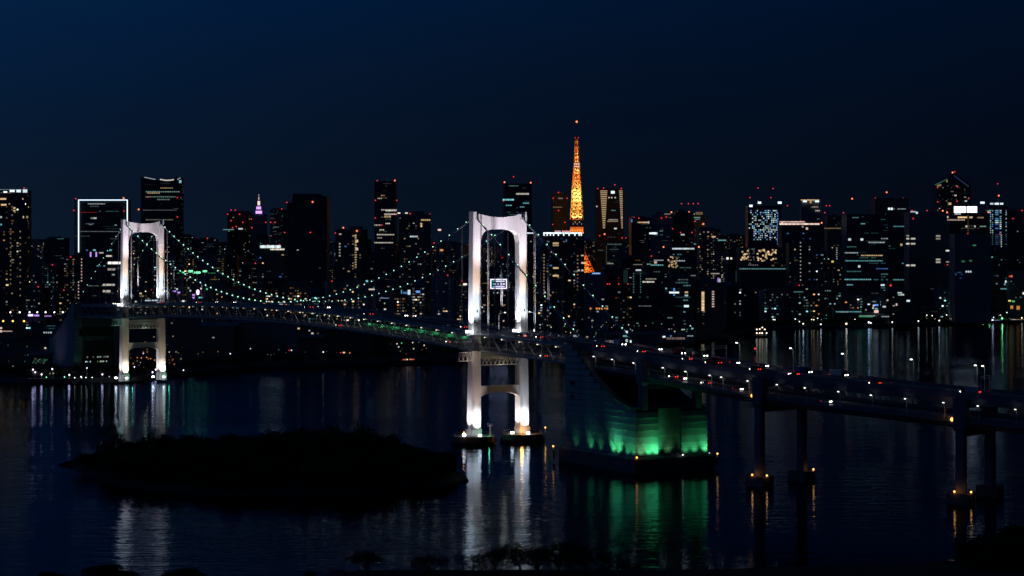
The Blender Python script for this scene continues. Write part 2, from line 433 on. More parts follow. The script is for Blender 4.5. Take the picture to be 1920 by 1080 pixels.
for w in (-14.5, 14.5):
    obj('top_chord', ribbon(MB(), -677, BS, 12, rect(w - .45, w + .45, -1.2, -.15), zu), DECKSTEEL, bridge)
    obj('bottom_chord', ribbon(MB(), -677, BS, 12, rect(w - .45, w + .45, -.95, .1), zl), DECKSTEEL, bridge)
    # edge barrier: rail and posts
    m = ribbon(MB(), -677, BS, 12, rect(w - .1, w + .1, 1.15, 1.3), zu)
    ribbon(m, -677, BS, 12, rect(w - .1, w + .1, .55, .68), zu)
    obj('barrier_rail', m, DECKSTEEL, bridge)
    m = MB()
    for q_ in np.arange(-676, BS, 2.4):
        a = at(q_, w, zu(q_) - .1); m.box(a.x - .14, a.y - .14, a.z, a.x + .14, a.y + .14, a.z + 1.35)
    o = obj('barrier_post', m, STEEL, bridge); o['kind'] = 'stuff'
    o = obj('lower_rail', ribbon(MB(), -677, BS, 12, rect(w - .9, w - .8, 1.0, 1.2), zl), DECKSTEEL, bridge)
obj('median_barrier', ribbon(MB(), -677, BS, 12, rect(-.3, .3, 0, .95), zu), CONC, bridge)
obj('guideway', ribbon(MB(), -677, BS, 12, rect(-3.4, 3.4, .0, .9), zl), CONC, bridge)
# truss web: one diagonal per half panel, both planes
step = 9.5; qs = [-674.5 + step * i for i in range(int((BS + 674.5) / step) + 1)]
for w in (-14.5, 14.5):
    for i, (qa, qb) in enumerate(zip(qs, qs[1:])):
        za, zb = (zl(qa), zu(qb) - 1) if i % 2 == 0 else (zu(qa) - 1, zl(qb))
        a, b_ = at(qa, w, za), at(qb, w, zb); c = (a + b_) / 2
        obj('diagonal', MB().bar(a, b_, .34, 4), DECKSTEEL, bridge, org=c)
m = MB()
for q_ in qs:
    for z_ in (zu(q_) - 1.8, zl(q_) - 1.3):
        a, b_ = at(q_, -14.2, z_), at(q_, 14.2, z_); m.bar(a, b_, .35, 4)
o = obj('floor_beam', m, DECKSTEEL, bridge); o['kind'] = 'stuff'

CZT = 123.5
def cable_z(q_):
    if q_ > 0: return CZT + (61.0 - CZT) * (q_ / 112)
    if q_ < -570: return CZT + (61.0 - CZT) * ((-570 - q_) / 112)
    t = -q_ / 570; return 69.2 + (CZT - 69.2) * (2 * t - 1) ** 2
lamp_me = MB().ball((0, 0, 0), .29, 6, 4).mesh('cable_lamp', [G_CAB])
lamp_me2 = MB().ball((0, 0, 0), .40, 6, 4).mesh('cable_lamp', [G_CAB])
rope_me = MB().bar((-.7, 0, 0), (-.7, 0, 1), .17, 4).bar((.7, 0, 0), (.7, 0, 1), .17, 4).mesh('hanger', [ROPE])
ang = math.atan2(U.y, U.x)
for w in (-14.5, 14.5):
    m = MB(); seg = [112, 84, 56, 28, 0] + [-570 * i / 36 for i in range(1, 36)] + [-570, -598, -626, -654, -682]
    seg = sorted(seg)
    for qa, qb in zip(seg, seg[1:]): m.bar(at(qa, w, cable_z(qa)), at(qb, w, cable_z(qb)), .42, 6, cap=False)
    cab = obj('main_cable', m, CABLE, bridge, org=(NT.x, NT.y, 69))
    for q_ in [9.5 * i for i in range(1, 12)] + [-10 * i for i in range(1, 57)] + [-570 - 10 * i for i in range(1, 11)]:
        p = at(q_, w, cable_z(q_) + .75)
        inst('cable_lamp', lamp_me if q_ > -290 else lamp_me2, cab, p)
    for q_ in [15 * i for i in range(1, 7)] + [-15 * i for i in range(1, 38)] + [-570 - 15 * i for i in range(1, 7)]:
        z0 = zu(q_) - .3; z1 = cable_z(q_); p = at(q_, w, z0)
        inst('hanger', rope_me, cab, p, (0, 0, ang), (1, 1, max(.5, z1 - z0)))

def octo(cx_, cy_, hs, hw, ch):      # chamfered rectangle in (s, w)
    return [(cx_ + a, cy_ + b_) for a, b_ in ((-hs + ch, -hw), (hs - ch, -hw), (hs, -hw + ch), (hs, hw - ch), (hs - ch, hw), (-hs + ch, hw), (-hs, hw - ch), (-hs, -hw + ch))]
def L3(q0):                          # local (a along the axis away from viewer, w, z) of a tower at arc q0
    c, d, n_ = frame(q0)
    return lambda a, w, z: Vector((c.x + U.x * a + NN.x * w, c.y + U.y * a + NN.y * w, z))
def tower(q0, base_z):
    T = L3(q0); c = T(0, 0, base_z); tw = link('tower', None, bridge, c)
    zd = zu(q0)
    for sg in (-1, 1):
        secs = [(base_z - 2, 15.2, 3.7, 3.35), (base_z + 3.5, 15.2, 3.7, 3.35), (base_z + 3.6, 15.1, 3.25, 2.95), (45, 14.8, 3.05, 2.75), (zd, 14.7, 2.95, 2.65), (122.2, 14.35, 2.8, 2.45)]
        m = MB(); k0 = None
        for z, wc, hs, hw in secs:
            k = len(m.v)
            for a, b_ in octo(0, sg * wc, hs, hw, .55): m.v.append(tuple(T(a, b_, z)))
            if k0 is not None:
                for i in range(8):
                    j = (i + 1) % 8; m.face((k0 + i, k0 + j, k + j, k + i))
            k0 = k
        m.face(tuple(k0 + i for i in range(8)))
        leg = obj('leg', m, STEEL, tw)
        # vertical grooves on the faces towards the viewer
        m = MB()
        for dw in (-.55, .75):
            a, b_ = T(-3.02, sg * 14.7 + dw, zd + 4), T(-2.86, sg * 14.4 + dw, 112); m.bar(a, b_, .10, 4)
        obj('rib', m, STEEL, leg)
        # two horns either side of the cable saddle
        m = MB(); o_ = octo(0, sg * 15.75, 2.8, 1.05, .3)
        m.slab([T(a, b_, 121.9) for a, b_ in o_], [T(a, b_, 126.2) for a, b_ in o_])
        o_ = octo(0, sg * 12.75, 2.6, .8, .3)
        m.slab([T(a, b_, 121.9) for a, b_ in o_], [T(a, b_, 124.9) for a, b_ in o_])
        obj('horn', m, STEEL, leg)
        m = MB(); m.bar(T(-3.2, sg * 14.45, 122.4), T(3.2, sg * 14.45, 122.4), 1.0, 8)
        obj('cable_saddle', m, CABLE, leg)
        # service doors seen as small dark spots
        m = MB(); p = [T(-3.13, sg * 14.7 - .35, zd + 11), T(-3.13, sg * 14.7 + .35, zd + 11), T(-3.13, sg * 14.7 + .35, zd + 12.4), T(-3.13, sg * 14.7 - .35, zd + 12.4)]
        m.slab(p, [v + Vector((U.x * -.1, U.y * -.1, 0)) for v in p]); obj('hatch', m, RUBBER, leg)
    # portal beam with arched underside
    iw_ = 11.9; up = []; lo = []
    for i in range(33):
        t = -1 + 2 * i / 32; w = iw_ * t
        up.append((w * 1.0, 123.2 + 1.5 * t * t + .2 * t ** 4))
        lo.append((w, 109.8 + 6.8 * max(0, 1 - abs(t) ** 3.6) ** (1 / 2.6)))
    lo = [(-iw_ - .3, 107.5)] + lo + [(iw_ + .3, 107.5)]
    up = [(-iw_ - .9, up[0][1])] + up + [(iw_ + .9, up[-1][1])]
    m = MB()
    for (a0, a1) in ((-2.35, 2.35),):
        k = len(m.v); n_ = len(up)
        for a in (a0, a1):
            m.v += [tuple(T(a, w, z)) for w, z in up]; m.v += [tuple(T(a, w, z)) for w, z in lo]
        for i in range(n_ - 1):
            m.face((k + i, k + i + 1, k + n_ + i + 1, k + n_ + i)); m.face((k + 2 * n_ + i, k + 3 * n_ + i, k + 3 * n_ + i + 1, k + 2 * n_ + i + 1))
            m.face((k + i, k + 2 * n_ + i, k + 2 * n_ + i + 1, k + i + 1)); m.face((k + n_ + i, k + n_ + i + 1, k + 3 * n_ + i + 1, k + 3 * n_ + i))
    obj('portal_beam', m, STEEL, tw)
    # lower strut, arched below
    m = MB(); up = []; lo = []
    for i in range(17):
        t = -1 + 2 * i / 16; up.append((12.4 * t, 31.0)); lo.append((12.4 * t, 27.6 - 2.2 * t * t - .6 * t ** 6))
    k = len(m.v); n_ = 17
    for a in (-2.0, 2.0):
        m.v += [tuple(T(a, w, z)) for w, z in up]; m.v += [tuple(T(a, w, z)) for w, z in lo]
    for i in range(n_ - 1):
        m.face((k + i, k + i + 1, k + n_ + i + 1, k + n_ + i)); m.face((k + 2 * n_ + i, k + 3 * n_ + i, k + 3 * n_ + i + 1, k + 2 * n_ + i + 1))
        m.face((k + i, k + 2 * n_ + i, k + 2 * n_ + i + 1, k + i + 1)); m.face((k + n_ + i, k + n_ + i + 1, k + 3 * n_ + i + 1, k + 3 * n_ + i))
    obj('strut', m, STEEL, tw)
    # cross beam under the deck
    p = [T(-2, -12.5, zd - 14.2), T(2, -12.5, zd - 14.2), T(2, 12.5, zd - 14.2), T(-2, 12.5, zd - 14.2)]
    obj('deck_beam', MB().slab(p, [v + Vector((0, 0, 3)) for v in p]), STEEL, tw)
    # lattice galleries
    for (w0, w1, z0, z1, a) in ((-25.5, -17.8, zd - 15.2, zd - 10.6, -2.5), (-11.6, 11.6, zd - 17.6, zd - 14.4, -3.6)):
        m = MB(); m.bar(T(a, w0, z0), T(a, w1, z0), .22); m.bar(T(a, w0, z1), T(a, w1, z1), .22)
        n_ = max(3, int((w1 - w0) / 2.4))
        for i in range(n_):
            wa = w0 + (w1 - w0) * i / n_; wb = w0 + (w1 - w0) * (i + 1) / n_; wm = (wa + wb) / 2
            m.bar(T(a, wa, z0), T(a, wm, z1), .14); m.bar(T(a, wm, z1), T(a, wb, z0), .14)
            m.bar(T(a, wa, z0), T(a, wa, z1), .14)
        p = [T(a, w0, z0), T(a, w1, z0), T(a + 4, w1, z0), T(a + 4, w0, z0)]
        m.slab([v - Vector((0, 0, .35)) for v in p], [v - Vector((0, 0, .1)) for v in p])
        obj('gallery', m, STEEL, tw)
    # promenade balcony that wraps round the leg, with a service cabin
    for sg in (-1, 1):
        m = MB()
        for z in (zd - 9.4, zd - 5.2, zd - 1.0):
            p = [T(-8.5, sg * 14.8, z), T(8.5, sg * 14.8, z), T(7, sg * 19.6, z), T(-7, sg * 19.6, z)]
            if sg > 0: p = p[::-1]
            m.slab([v - Vector((0, 0, .35)) for v in p], p)
            m.bar(T(-7, sg * 19.5, z + 1.1), T(7, sg * 19.5, z + 1.1), .09); m.bar(T(-8.5, sg * 14.9, z + 1.1), T(-7, sg * 19.5, z + 1.1), .09)
        for a in range(-7, 8, 2): m.bar(T(a, sg * 19.5, zd - 9.5), T(a, sg * 19.5, zd - .2), .13)
        for a in (-8.3, -7.6): m.bar(T(a, sg * 17, zd - 9.5), T(a, sg * 17, zd - .2), .13)
        obj('balcony', m, DECKSTEEL, tw)
    p = [T(-6.8, -19.0, zd - 8.9), T(-1, -19.0, zd - 8.9), T(-1, -15.5, zd - 8.9), T(-6.8, -15.5, zd - 8.9)]
    obj('cabin', MB().slab(p, [v + Vector((0, 0, 5.6)) for v in p]), DECKSTEEL, tw)
    return tw, T, zd
tower_n, TN, zdn = tower(0, 4.2)
tower_f, TF, zdf = tower(-570, 3.6)

# floodlight fixtures and their light
fix_me = MB().box(-.7, -.4, 0, .7, .4, .9).mesh('floodlight', [G_FLOOD])
def fixture(tw, p, s=1.0):
    inst('floodlight', fix_me, tw, p, (0, 0, ang + PI / 2), (s, s, s))
COOL = (.80, .90, 1.0); WARM = (1.0, .74, .54); MAUVE = (1.0, .90, 1.0); ICE = (.80, .94, 1.0); WHT = (1, .97, .95)
def light_tower(tw, T, zd, k):
    for sg in (-1, 1):
        wl = 14.6 * sg
        # faces that look along the bridge towards the viewer
        lamp('SPOT', T(-30, wl - 2, zd + 2), 72000 * k, ICE, tw, .6, T(-2.5, wl, 76), 36, 1)
        lamp('SPOT', T(-34, wl - 3, zd + 2), 120000 * k, WARM, tw, .6, T(-2.5, wl, 93), 32, 1)
        lamp('SPOT', T(-46, wl - 6, zd + 2), 330000 * k, MAUVE, tw, .6, T(-2.5, wl - sg * 4, 115), 28, 1)
        # outer face: low, close and very bright at the foot
        lamp('SPOT', T(-2.5, wl - 9, zd + .6), 40000 * k, COOL, tw, .5, T(-.5, wl - 2.5, zd + 13), 58, .9)
        lamp('SPOT', T(-1, wl - 12, zd + 1), 20000 * k, MAUVE, tw, .5, T(0, wl - 2.5, 98), 46, .9)
        fixture(tw, T(-2.5, wl - 5.6, zd + .1), 1.3); fixture(tw, T(-4.5, wl - 4.2, zd + .1), 1.0)
    # inside of the arch
    lamp('SPOT', T(-3, 3, zd + 2), 45000 * k, WHT, tw, .6, T(0, 10, 112), 18, .8)
    lamp('SPOT', T(-8, 0, zd + 2), 8000 * k, WHT, tw, .6, T(0, 0, 116), 28, .9)
light_tower(tower_n, TN, zdn, 1.0)
light_tower(tower_f, TF, zdf, 1.0)
# lower legs
def light_foot(tw, T, base, k, warm=False):
    for i, sg in enumerate((-1, 1)):
        wl = 15 * sg
        lamp('SPOT', T(-9, wl + .5, base + .8), 48000 * k, (1, .88, .68) if warm else WHT if i == 0 else COOL, tw, .5, T(-2.5, wl, base + 9), 46, .9)
        lamp('SPOT', T(-12, wl + 1, base + .8), 30000 * k, (1, .8, .52) if warm else (1, .76, .66) if i == 0 else (.8, .88, 1), tw, .5, T(-2.5, wl, base + 36), 34, .9)
        lamp('SPOT', T(-1, wl - 10, base + .8), 26000 * k, WHT, tw, .5, T(0, wl - 2.5, base + 12), 50, .9)
        lamp('SPOT', T(-1, wl - 12, base + .8), 9000 * k, (1, .72, .6), tw, .5, T(0, wl - 2.5, base + 34), 34, .9)
        fixture(tw, T(-8.6, wl - 1, base), 1.1); fixture(tw, T(-2, wl - 7.2, base), 1.1)
light_foot(tower_n, TN, 4.4, 1.0)
light_foot(tower_f, TF, 3.8, .6, True)
lamp('POINT', TN(-8.5, 10.2, 6.4), 2600, (1, .42, .06), tower_n, .9); 
lamp('POINT', TN(-7.6, -9.6, 5.6), 420, (.1, 1, .45), tower_n, .4)
lamp('POINT', TF(-6.6, -10.6, 5.4), 150, (.1, 1, .45), tower_f, .4); lamp('POINT', TF(-6.6, 19.0, 5.4), 150, (.1, 1, .45), tower_f, .4)
# galleries catch a little light from below
lamp('POINT', TN(-7, -21, zdn - 13), 350, (1, .8, .6), tower_n, .4); lamp('POINT', TN(-7, 0, zdn - 18), 260, (1, .85, .5), tower_n, .4)
lamp('POINT', TF(-7, -21, zdf - 13), 150, (.3, 1, .6), tower_f, .4); lamp('POINT', TF(-7, 0, zdf - 18), 260, (.8, 1, .7), tower_f, .4)
# green light on the inner face of the far bottom chord
for q_ in range(-190, -50, 18):
    lamp('POINT', at(q_, 10.8, zl(q_) + 1.1), 130, (.06, 1, .3), bridge, .3)
m = ribbon(MB(), -215, -28, 10, rect(12.9, 13.1, .1, 1.7), zl); obj('inner_parapet', m, DECKSTEEL, bridge)

# piers of the near tower
for sg, lab in ((-1, 'dark concrete pier standing in the water under the near tower left leg'), (1, 'dark concrete pier standing in the water under the near tower right leg')):
    c = TN(0, 15.2 * sg, 0); pier = empty('tower_pier', c, lab, 'pier', 'piers under the near tower')
    pts_ = [(math.cos(t) * 12.6, math.sin(t) * 12.6) for t in [2 * PI * i / 20 for i in range(20)]]
    pts_ = [(max(-11.2, min(11.2, x)), max(-12, min(12, y))) for x, y in pts_]
    obj('caisson', MB().prism([(c.x + x, c.y + y) for x, y in pts_], -3, 4.2), CONCD, pier)
    obj('fender', MB().prism([(c.x + x * 1.09, c.y + y * 1.09) for x, y in pts_], -1, 1.4), RUBBER, pier)
    m = MB()
    for i in range(20):
        x, y = pts_[i]; m.bar((c.x + x * .96, c.y + y * .96, 4.2), (c.x + x * .96, c.y + y * .96, 5.3), .07)
        x2, y2 = pts_[(i + 1) % 20]; m.bar((c.x + x * .96, c.y + y * .96, 5.2), (c.x + x2 * .96, c.y + y2 * .96, 5.2), .06)
    obj('railing', m, DECKSTEEL, pier)
# small mast with a light board by the left leg
p = TN(-8.2, -9.4, 4.2); mst = empty('signal_mast', p, 'small white signal mast beside the foot of the near left leg', 'mast')
obj('pole', MB().bar(p, p + Vector((0, 0, 5.6)), .35, 6), STEEL, mst)
obj('board', MB().box(p.x - 1.7, p.y - .2, 9.6, p.x + 1.7, p.y + .2, 11.2), STEEL, mst)

def marker(p, label, h=3.0, col=(1, .42, .08), e=120, g='amber marker lights around the bridge piers', gm=None, r=.42):
    o = empty('marker_light', p, label, 'marker light', g)
    obj('post', MB().bar(p, Vector(p) + Vector((0, 0, h)), .14, 5), DECKSTEEL, o)
    obj('lantern', MB().ball((p[0], p[1], p[2] + h + .3), r, 8, 6), gm or G_AMBER, o)
    lamp('POINT', (p[0], p[1] - .9, p[2] + h + .3), e, col, o, .35)
marker(TN(-9, -26, 1.2), 'amber marker light at the left tip of the near left pier', 5.5)
marker(TN(-4, 27.6, 1.2), 'amber marker light at the right tip of the near right pier', 5.5)

# ------------------------------------------------------------------ anchorages
def anchorage(q0, sgn, nm, label):
    """q0: span face; sgn +1 body runs towards the viewer, -1 away"""
    c = at(q0 + sgn * 32, 0, 0)
    T = lambda a, w, z: at_line(q0 + sgn * a, w, z)
    def at_line(q_, w, z):
        v = NT - U * q_ + NN * w; return Vector((v.x, v.y, z))
    A = empty('bridge_anchorage', c, label, 'anchorage')
    H = 65; prof = [(0, 60.2), (5, 59.6), (12, 55.5), (19, 49.5), (27, 44), (37, 38.4), (46, 34.4), (54, 31.8), (60, 30.7), (65, 30.5)]
    def sl(poly3a, poly3b): 
        mm = MB(); mm.slab(poly3a, poly3b); return mm
    # core block set back behind the cladding
    core = [(0.3, -20.1), (H - .3, -20.1), (H - .3, 20.1), (.3, 20.1)]
    obj('core', sl([T(a, w, 7) for a, w in core], [T(a, w, 30.2) for a, w in core]), CONCD, A)
    for sg in (-1, 1):
        pr = [(.3, 30)] + [(max(.3, min(H - .3, a)), z - .3) for a, z in prof] + [(H - .3, 30)]
        obj('wing_wall', sl([T(a, sg * 20.1, z) for a, z in pr], [T(a, sg * 18.4, z) for a, z in pr]), CONCD, A)
        cp = MB()
        for (a0, z0), (a1, z1) in zip(prof, prof[1:]):
            cp.hexa([T(a0, sg * 20.75, z0 - .1), T(a1, sg * 20.75, z1 - .1), T(a1, sg * 17.7, z1 - .1), T(a0, sg * 17.7, z0 - .1),
                     T(a0, sg * 20.75, z0 + .5), T(a1, sg * 20.75, z1 + .5), T(a1, sg * 17.7, z1 + .5), T(a0, sg * 17.7, z0 + .5)])
        obj('coping', cp, CONCD, A)
    # cladding courses: each a row of precast blocks with open joints
    def ztop(a):
        for (a0, z0), (a1, z1) in zip(prof, prof[1:]):
            if a0 <= a <= a1: return z0 + (z1 - z0) * (a - a0) / (a1 - a0)
        return 30.5
    def amax(z):
        a = 0
        while a < H and ztop(a + .25) > z: a += .25
        return a
    zz = 7.6; rows = []
    while zz < 59: rows.append((zz, min(zz + 3.0, 59.6))); zz += 3.0
    for z0, z1 in rows:
        am = H if z1 <= 30.6 else amax(z1)
        if am < 2: continue
        n_ = max(1, round(am / 10.8)); 
        for i in range(n_):
            a0, a1 = am * i / n_ + .02, am * (i + 1) / n_ - .02; off = R.uniform(0, .05)
            pa = [T(a0, -20.1, z0), T(a1, -20.1, z0), T(a1, -20.5 - off, z0 + .12), T(a0, -20.5 - off, z0 + .12)]
            mm = MB(); mm.hexa([T(a0, -20.75 - off, z0 + .25), T(a1, -20.75 - off, z0 + .25), T(a1, -20.05, z0 + .1), T(a0, -20.05, z0 + .1),
                                T(a0, -20.14 - off * .3, z1), T(a1, -20.14 - off * .3, z1), T(a1, -20.05, z1), T(a0, -20.05, z1)])
            obj('cladding_panel', mm, CONC, A)
    fa = H if sgn > 0 else 0; fs = 1 if sgn > 0 else -1
    segs = ((-20.5, -7.8), (-7.0, 4.6), (5.4, 20.5)) if sgn > 0 else ((-20.5, -13.5), (13.5, 20.5))
    for z0, z1 in rows:
        if sgn > 0 and z1 > 31: break
        for (w0, w1) in segs:
            deep = .6 if (w0, w1) != (-7.0, 4.6) else -.3
            off = R.uniform(0, .06)
            mm = MB(); mm.hexa([T(fa + fs * (deep + off), w0, z0 + .3), T(fa + fs * (deep + off), w1, z0 + .3), T(fa - fs * .5, w1, z0 + .1), T(fa - fs * .5, w0, z0 + .1),
                                T(fa + fs * (deep - .56 + off), w0, z1), T(fa + fs * (deep - .56 + off), w1, z1), T(fa - fs * .5, w1, z1), T(fa - fs * .5, w0, z1)])
            obj('cladding_panel', mm, CONC, A)
    # plinth
    pl = [(-2.5, -23), (H + 3.2, -23), (H + 3.2, 23), (-2.5, 23)]
    obj('plinth', sl([T(a, w, -3) for a, w in pl], [T(a, w, 6.6) for a, w in pl]), CONCD, A)
    pl2 = [(-1.2, -21.8), (H + 1.8, -21.8), (H + 1.8, 21.8), (-1.2, 21.8)]
    obj('ledge', sl([T(a, w, 6.6) for a, w in pl2], [T(a, w, 7.5) for a, w in pl2]), CONC, A)
    # frame at the span face carrying the decks
    zt = 57 if sgn > 0 else 57
    for w0, w1 in ((-20, -15.6), (15.6, 20)):
        p = [(.4, w0), (14, w0), (14, w1), (.4, w1)]
        obj('abutment_column', sl([T(a, w, 30) for a, w in p], [T(a, w, zt - .5) for a, w in p]), CONCD, A)
    p = [(.5, -15.4), (15, -15.4), (15, 15.4), (.5, 15.4)]
    obj('abutment_wall', sl([T(a, w, 30) for a, w in p], [T(a, w, 47.2) for a, w in p]), CONCD, A)
    return A, T
anch_n, AN = anchorage(107, 1, 'near', 'near bridge anchorage, grey concrete block with slanted top and green floodlit panels')
anch_f, AF = anchorage(-677, -1, 'far', 'far bridge anchorage, unlit grey block on the shore behind the left tower')
# two slanting joints, built as thin dark bars, on the side of the near anchorage
m = MB()
for (a0, z0, a1, z1) in ((30, 24, 54.5, 7.7), (20, 22, 33, 7.7)):
    d_ = Vector((a1 - a0, z1 - z0)).normalized()
    n0 = 10
    for i in range(n0):
        ta, tb = i / n0, (i + 1) / n0
        m.bar(AN(a0 + (a1 - a0) * ta, -21.05, z0 + (z1 - z0) * ta), AN(a0 + (a1 - a0) * tb, -21.05, z0 + (z1 - z0) * tb), .14, 4, cap=False)
obj('slanted_joint', m, RUBBER, anch_n)
m = MB()
for z in (31.5, 38.5):
    m.hexa([AN(5, -20.7, z), AN(9, -20.7, z), AN(9, -20.5, z), AN(5, -20.5, z), AN(5, -20.7, z + 1.8), AN(9, -20.7, z + 1.8), AN(9, -20.5, z + 1.8), AN(5, -20.5, z + 1.8)])
obj('vent_opening', m, RUBBER, anch_n)
obj('ladder', MB().bar(AN(-.4, -20.9, 8), AN(-.4, -20.9, 56), .12, 4), STEEL, anch_n)
# green floodlights on the ledge, shining up the panels
GRN = (.09, 1.0, .35)
for a, e, c in ((10, .06, GRN), (24, .22, GRN), (33, .09, GRN), (45, 1.1, GRN), (50, 1.3, GRN), (58, .35, GRN), (63, .35, GRN)):
    lamp('SPOT', AN(a, -24.0, 7.4), 5200 * e, c, anch_n, .8, AN(a + .4, -20.8, 12.5), 80, 1)
    lamp('SPOT', AN(a, -26.0, 7.6), 2400 * e, (.1, .85, .6), anch_n, .25, AN(a, -20.4, 20), 60, 1)
for w, e, c in ((-17.5, .4, (.3, 1, .4)), (-13, 1.1, GRN), (-9, 1.6, GRN), (-2, .3, (.25, 1, .35)), (8, .35, GRN), (13, .45, GRN), (19.4, 1.2, GRN)):
    lamp('SPOT', AN(69.0, w, 7.4), 5200 * e, c, anch_n, .8, AN(65.7, w, 12), 78, 1)
    lamp('SPOT', AN(70.6, w, 7.6), 1100 * e, GRN, anch_n, .25, AN(65.4, w, 20), 60, 1)
m = MB()
for a in (24, 33, 45, 49.5, 57): v = AN(a, -22.6, 6.6); m.box(v.x - .4, v.y - .3, 6.6, v.x + .4, v.y + .3, 7.2)
o = obj('floodlight_housing', m, DECKSTEEL, anch_n); o['kind'] = 'stuff'
marker(AN(67.8, -21.5, 6.6), 'amber marker light on the front corner of the near anchorage', .8, e=30)
marker(AN(68.0, 4.5, 6.6), 'white green marker light low on the anchorage front wall', .8, col=(.6, 1, .6), e=8, gm=G_WHITE, r=.3)
marker(AN(66, 26, 5.2), 'amber marker light off the right corner of the near anchorage', 1.6, e=30)
marker(AN(63, 23.4, 5.6), 'white green marker light at the right end of the anchorage ledge', 1.2, col=(.6, 1, .6), e=8, gm=G_WHITE, r=.3)
marker(AN(-2, -26.5, 5.0), 'amber marker light off the left corner of the near anchorage', 2.2, e=14)
for a, w in ((66, 25.8), (63, 23.3), (-2, -26.2)):
    v = AN(a, w, 0); obj('bracket', MB().box(v.x - .5, v.y - .5, 1.0, v.x + .5, v.y + .5, 5.6), CONCD, anch_n)
# openings of the far anchorage
m = MB()
for (w0, w1, z0, z1) in ((-16, 12, 32.0, 37.5), (-11.5, 8.5, 9.5, 27.0)):
    m.hexa([AF(-.9, w0, z0), AF(-.9, w1, z0), AF(.2, w1, z0), AF(.2, w0, z0), AF(-.9, w0, z1), AF(-.9, w1, z1), AF(.2, w1, z1), AF(.2, w0, z1)])
obj('opening', m, RUBBER, anch_f)
m = MB()
for i in range(16):
    w0 = -11 + i * 1.25
    for z0 in (10.5, 14.2):
        if R.random() < .65:
            c_ = R.choice([(.5, .9, .85), (.7, .8, .6), (.3, .5, .6)]); br = R.uniform(.08, .7) * (1.4 if z0 < 12 else .5); c_ = tuple(x * br for x in c_)
            m.hexa([AF(-1.05, w0, z0), AF(-1.05, w0 + .9, z0), AF(-.95, w0 + .9, z0), AF(-.95, w0, z0), AF(-1.05, w0, z0 + 1.2), AF(-1.05, w0 + .9, z0 + 1.2), AF(-.95, w0 + .9, z0 + 1.2), AF(-.95, w0, z0 + 1.2)], c=c_)
o = obj('lit_window', m, LIT, anch_f); o['kind'] = 'stuff'
lamp('SPOT', AF(-9, -19, 3), 500, (.26, 1, .5), anch_f, .4, AF(-1, -17, 20), 60, 1)
lamp('SPOT', AF(-25, -10, 3), 2600, (.25, .75, .6), anch_f, .4, AF(-1, -3, 36), 60, 1)
lamp('SPOT', AF(35, -60, 4), 4200, (.55, .45, 1), anch_f, .4, AF(35, -20.5, 28), 60, 1)

# ------------------------------------------------------------------ approach viaduct
via = empty('approach_viaduct', tuple(at(Q1, 0, 0)), 'grey double-deck approach viaduct curving to the right on tall piers', 'viaduct')
V0 = BS + .6; V1 = QE - 4
obj('upper_girder', ribbon(MB(), V0, V1, 8, [(-14, -3.7), (14, -3.7), (14.6, -1.2), (14.6, -.02), (-14.6, -.02), (-14.6, -1.2)], zu), GIRD, via)
obj('upper_road', ribbon(MB(), V0, V1, 8, rect(-12.6, 12.6, 0, .05), zu), ASPH, via)
for w in (-14.35, 14.35):
    obj('parapet', ribbon(MB(), V0, V1, 8, rect(w - .2, w + .2, -.02, 1.25), zu), GIRD, via)
obj('median_barrier', ribbon(MB(), V0, V1, 8, rect(-.3, .3, .05, 1.0), zu), CONC, via)
obj('lower_girder', ribbon(MB(), V0 + 3, V1, 8, [(-13, -3.6), (13, -3.6), (15.5, -1.0), (15.5, 0), (-15.5, 0), (-15.5, -1.0)], zl), GIRD, via)
obj('guideway', ribbon(MB(), V0 + 3, V1, 8, rect(-3.4, 3.4, 0.01, 1.2), zl), CONC, via)
for w in (-15.4, 15.4):
    m = ribbon(MB(), V0 + 3, V1, 8, rect(w - .07, w + .07, 1.15, 1.3), zl); ribbon(m, V0 + 3, V1, 8, rect(w - .07, w + .07, .55, .65), zl)
    for q_ in np.arange(V0 + 4, V1, 2.6):
        a = at(q_, w, zl(q_)); m.box(a.x - .08, a.y - .08, a.z, a.x + .08, a.y + .08, a.z + 1.2)
    o = obj('railing', m, DECKSTEEL, via)
m = MB()
for q_ in np.arange(V0 + 4, V1, 9):
    for w in (-7.8, -4.2, 4.2, 7.8):
        a = at(q_, w, zu(q_) + .056); b_ = at(q_ + 4, w, zu(q_ + 4) + .056); nn = frame(q_)[2]; o_ = Vector((nn.x, nn.y, 0)) * .1
        k = len(m.v); m.v += [tuple(a - o_), tuple(a + o_), tuple(b_ + o_), tuple(b_ - o_)]; m.face((k, k + 1, k + 2, k + 3))
o = obj('lane_marking', m, PAINT, via); o['kind'] = 'stuff'
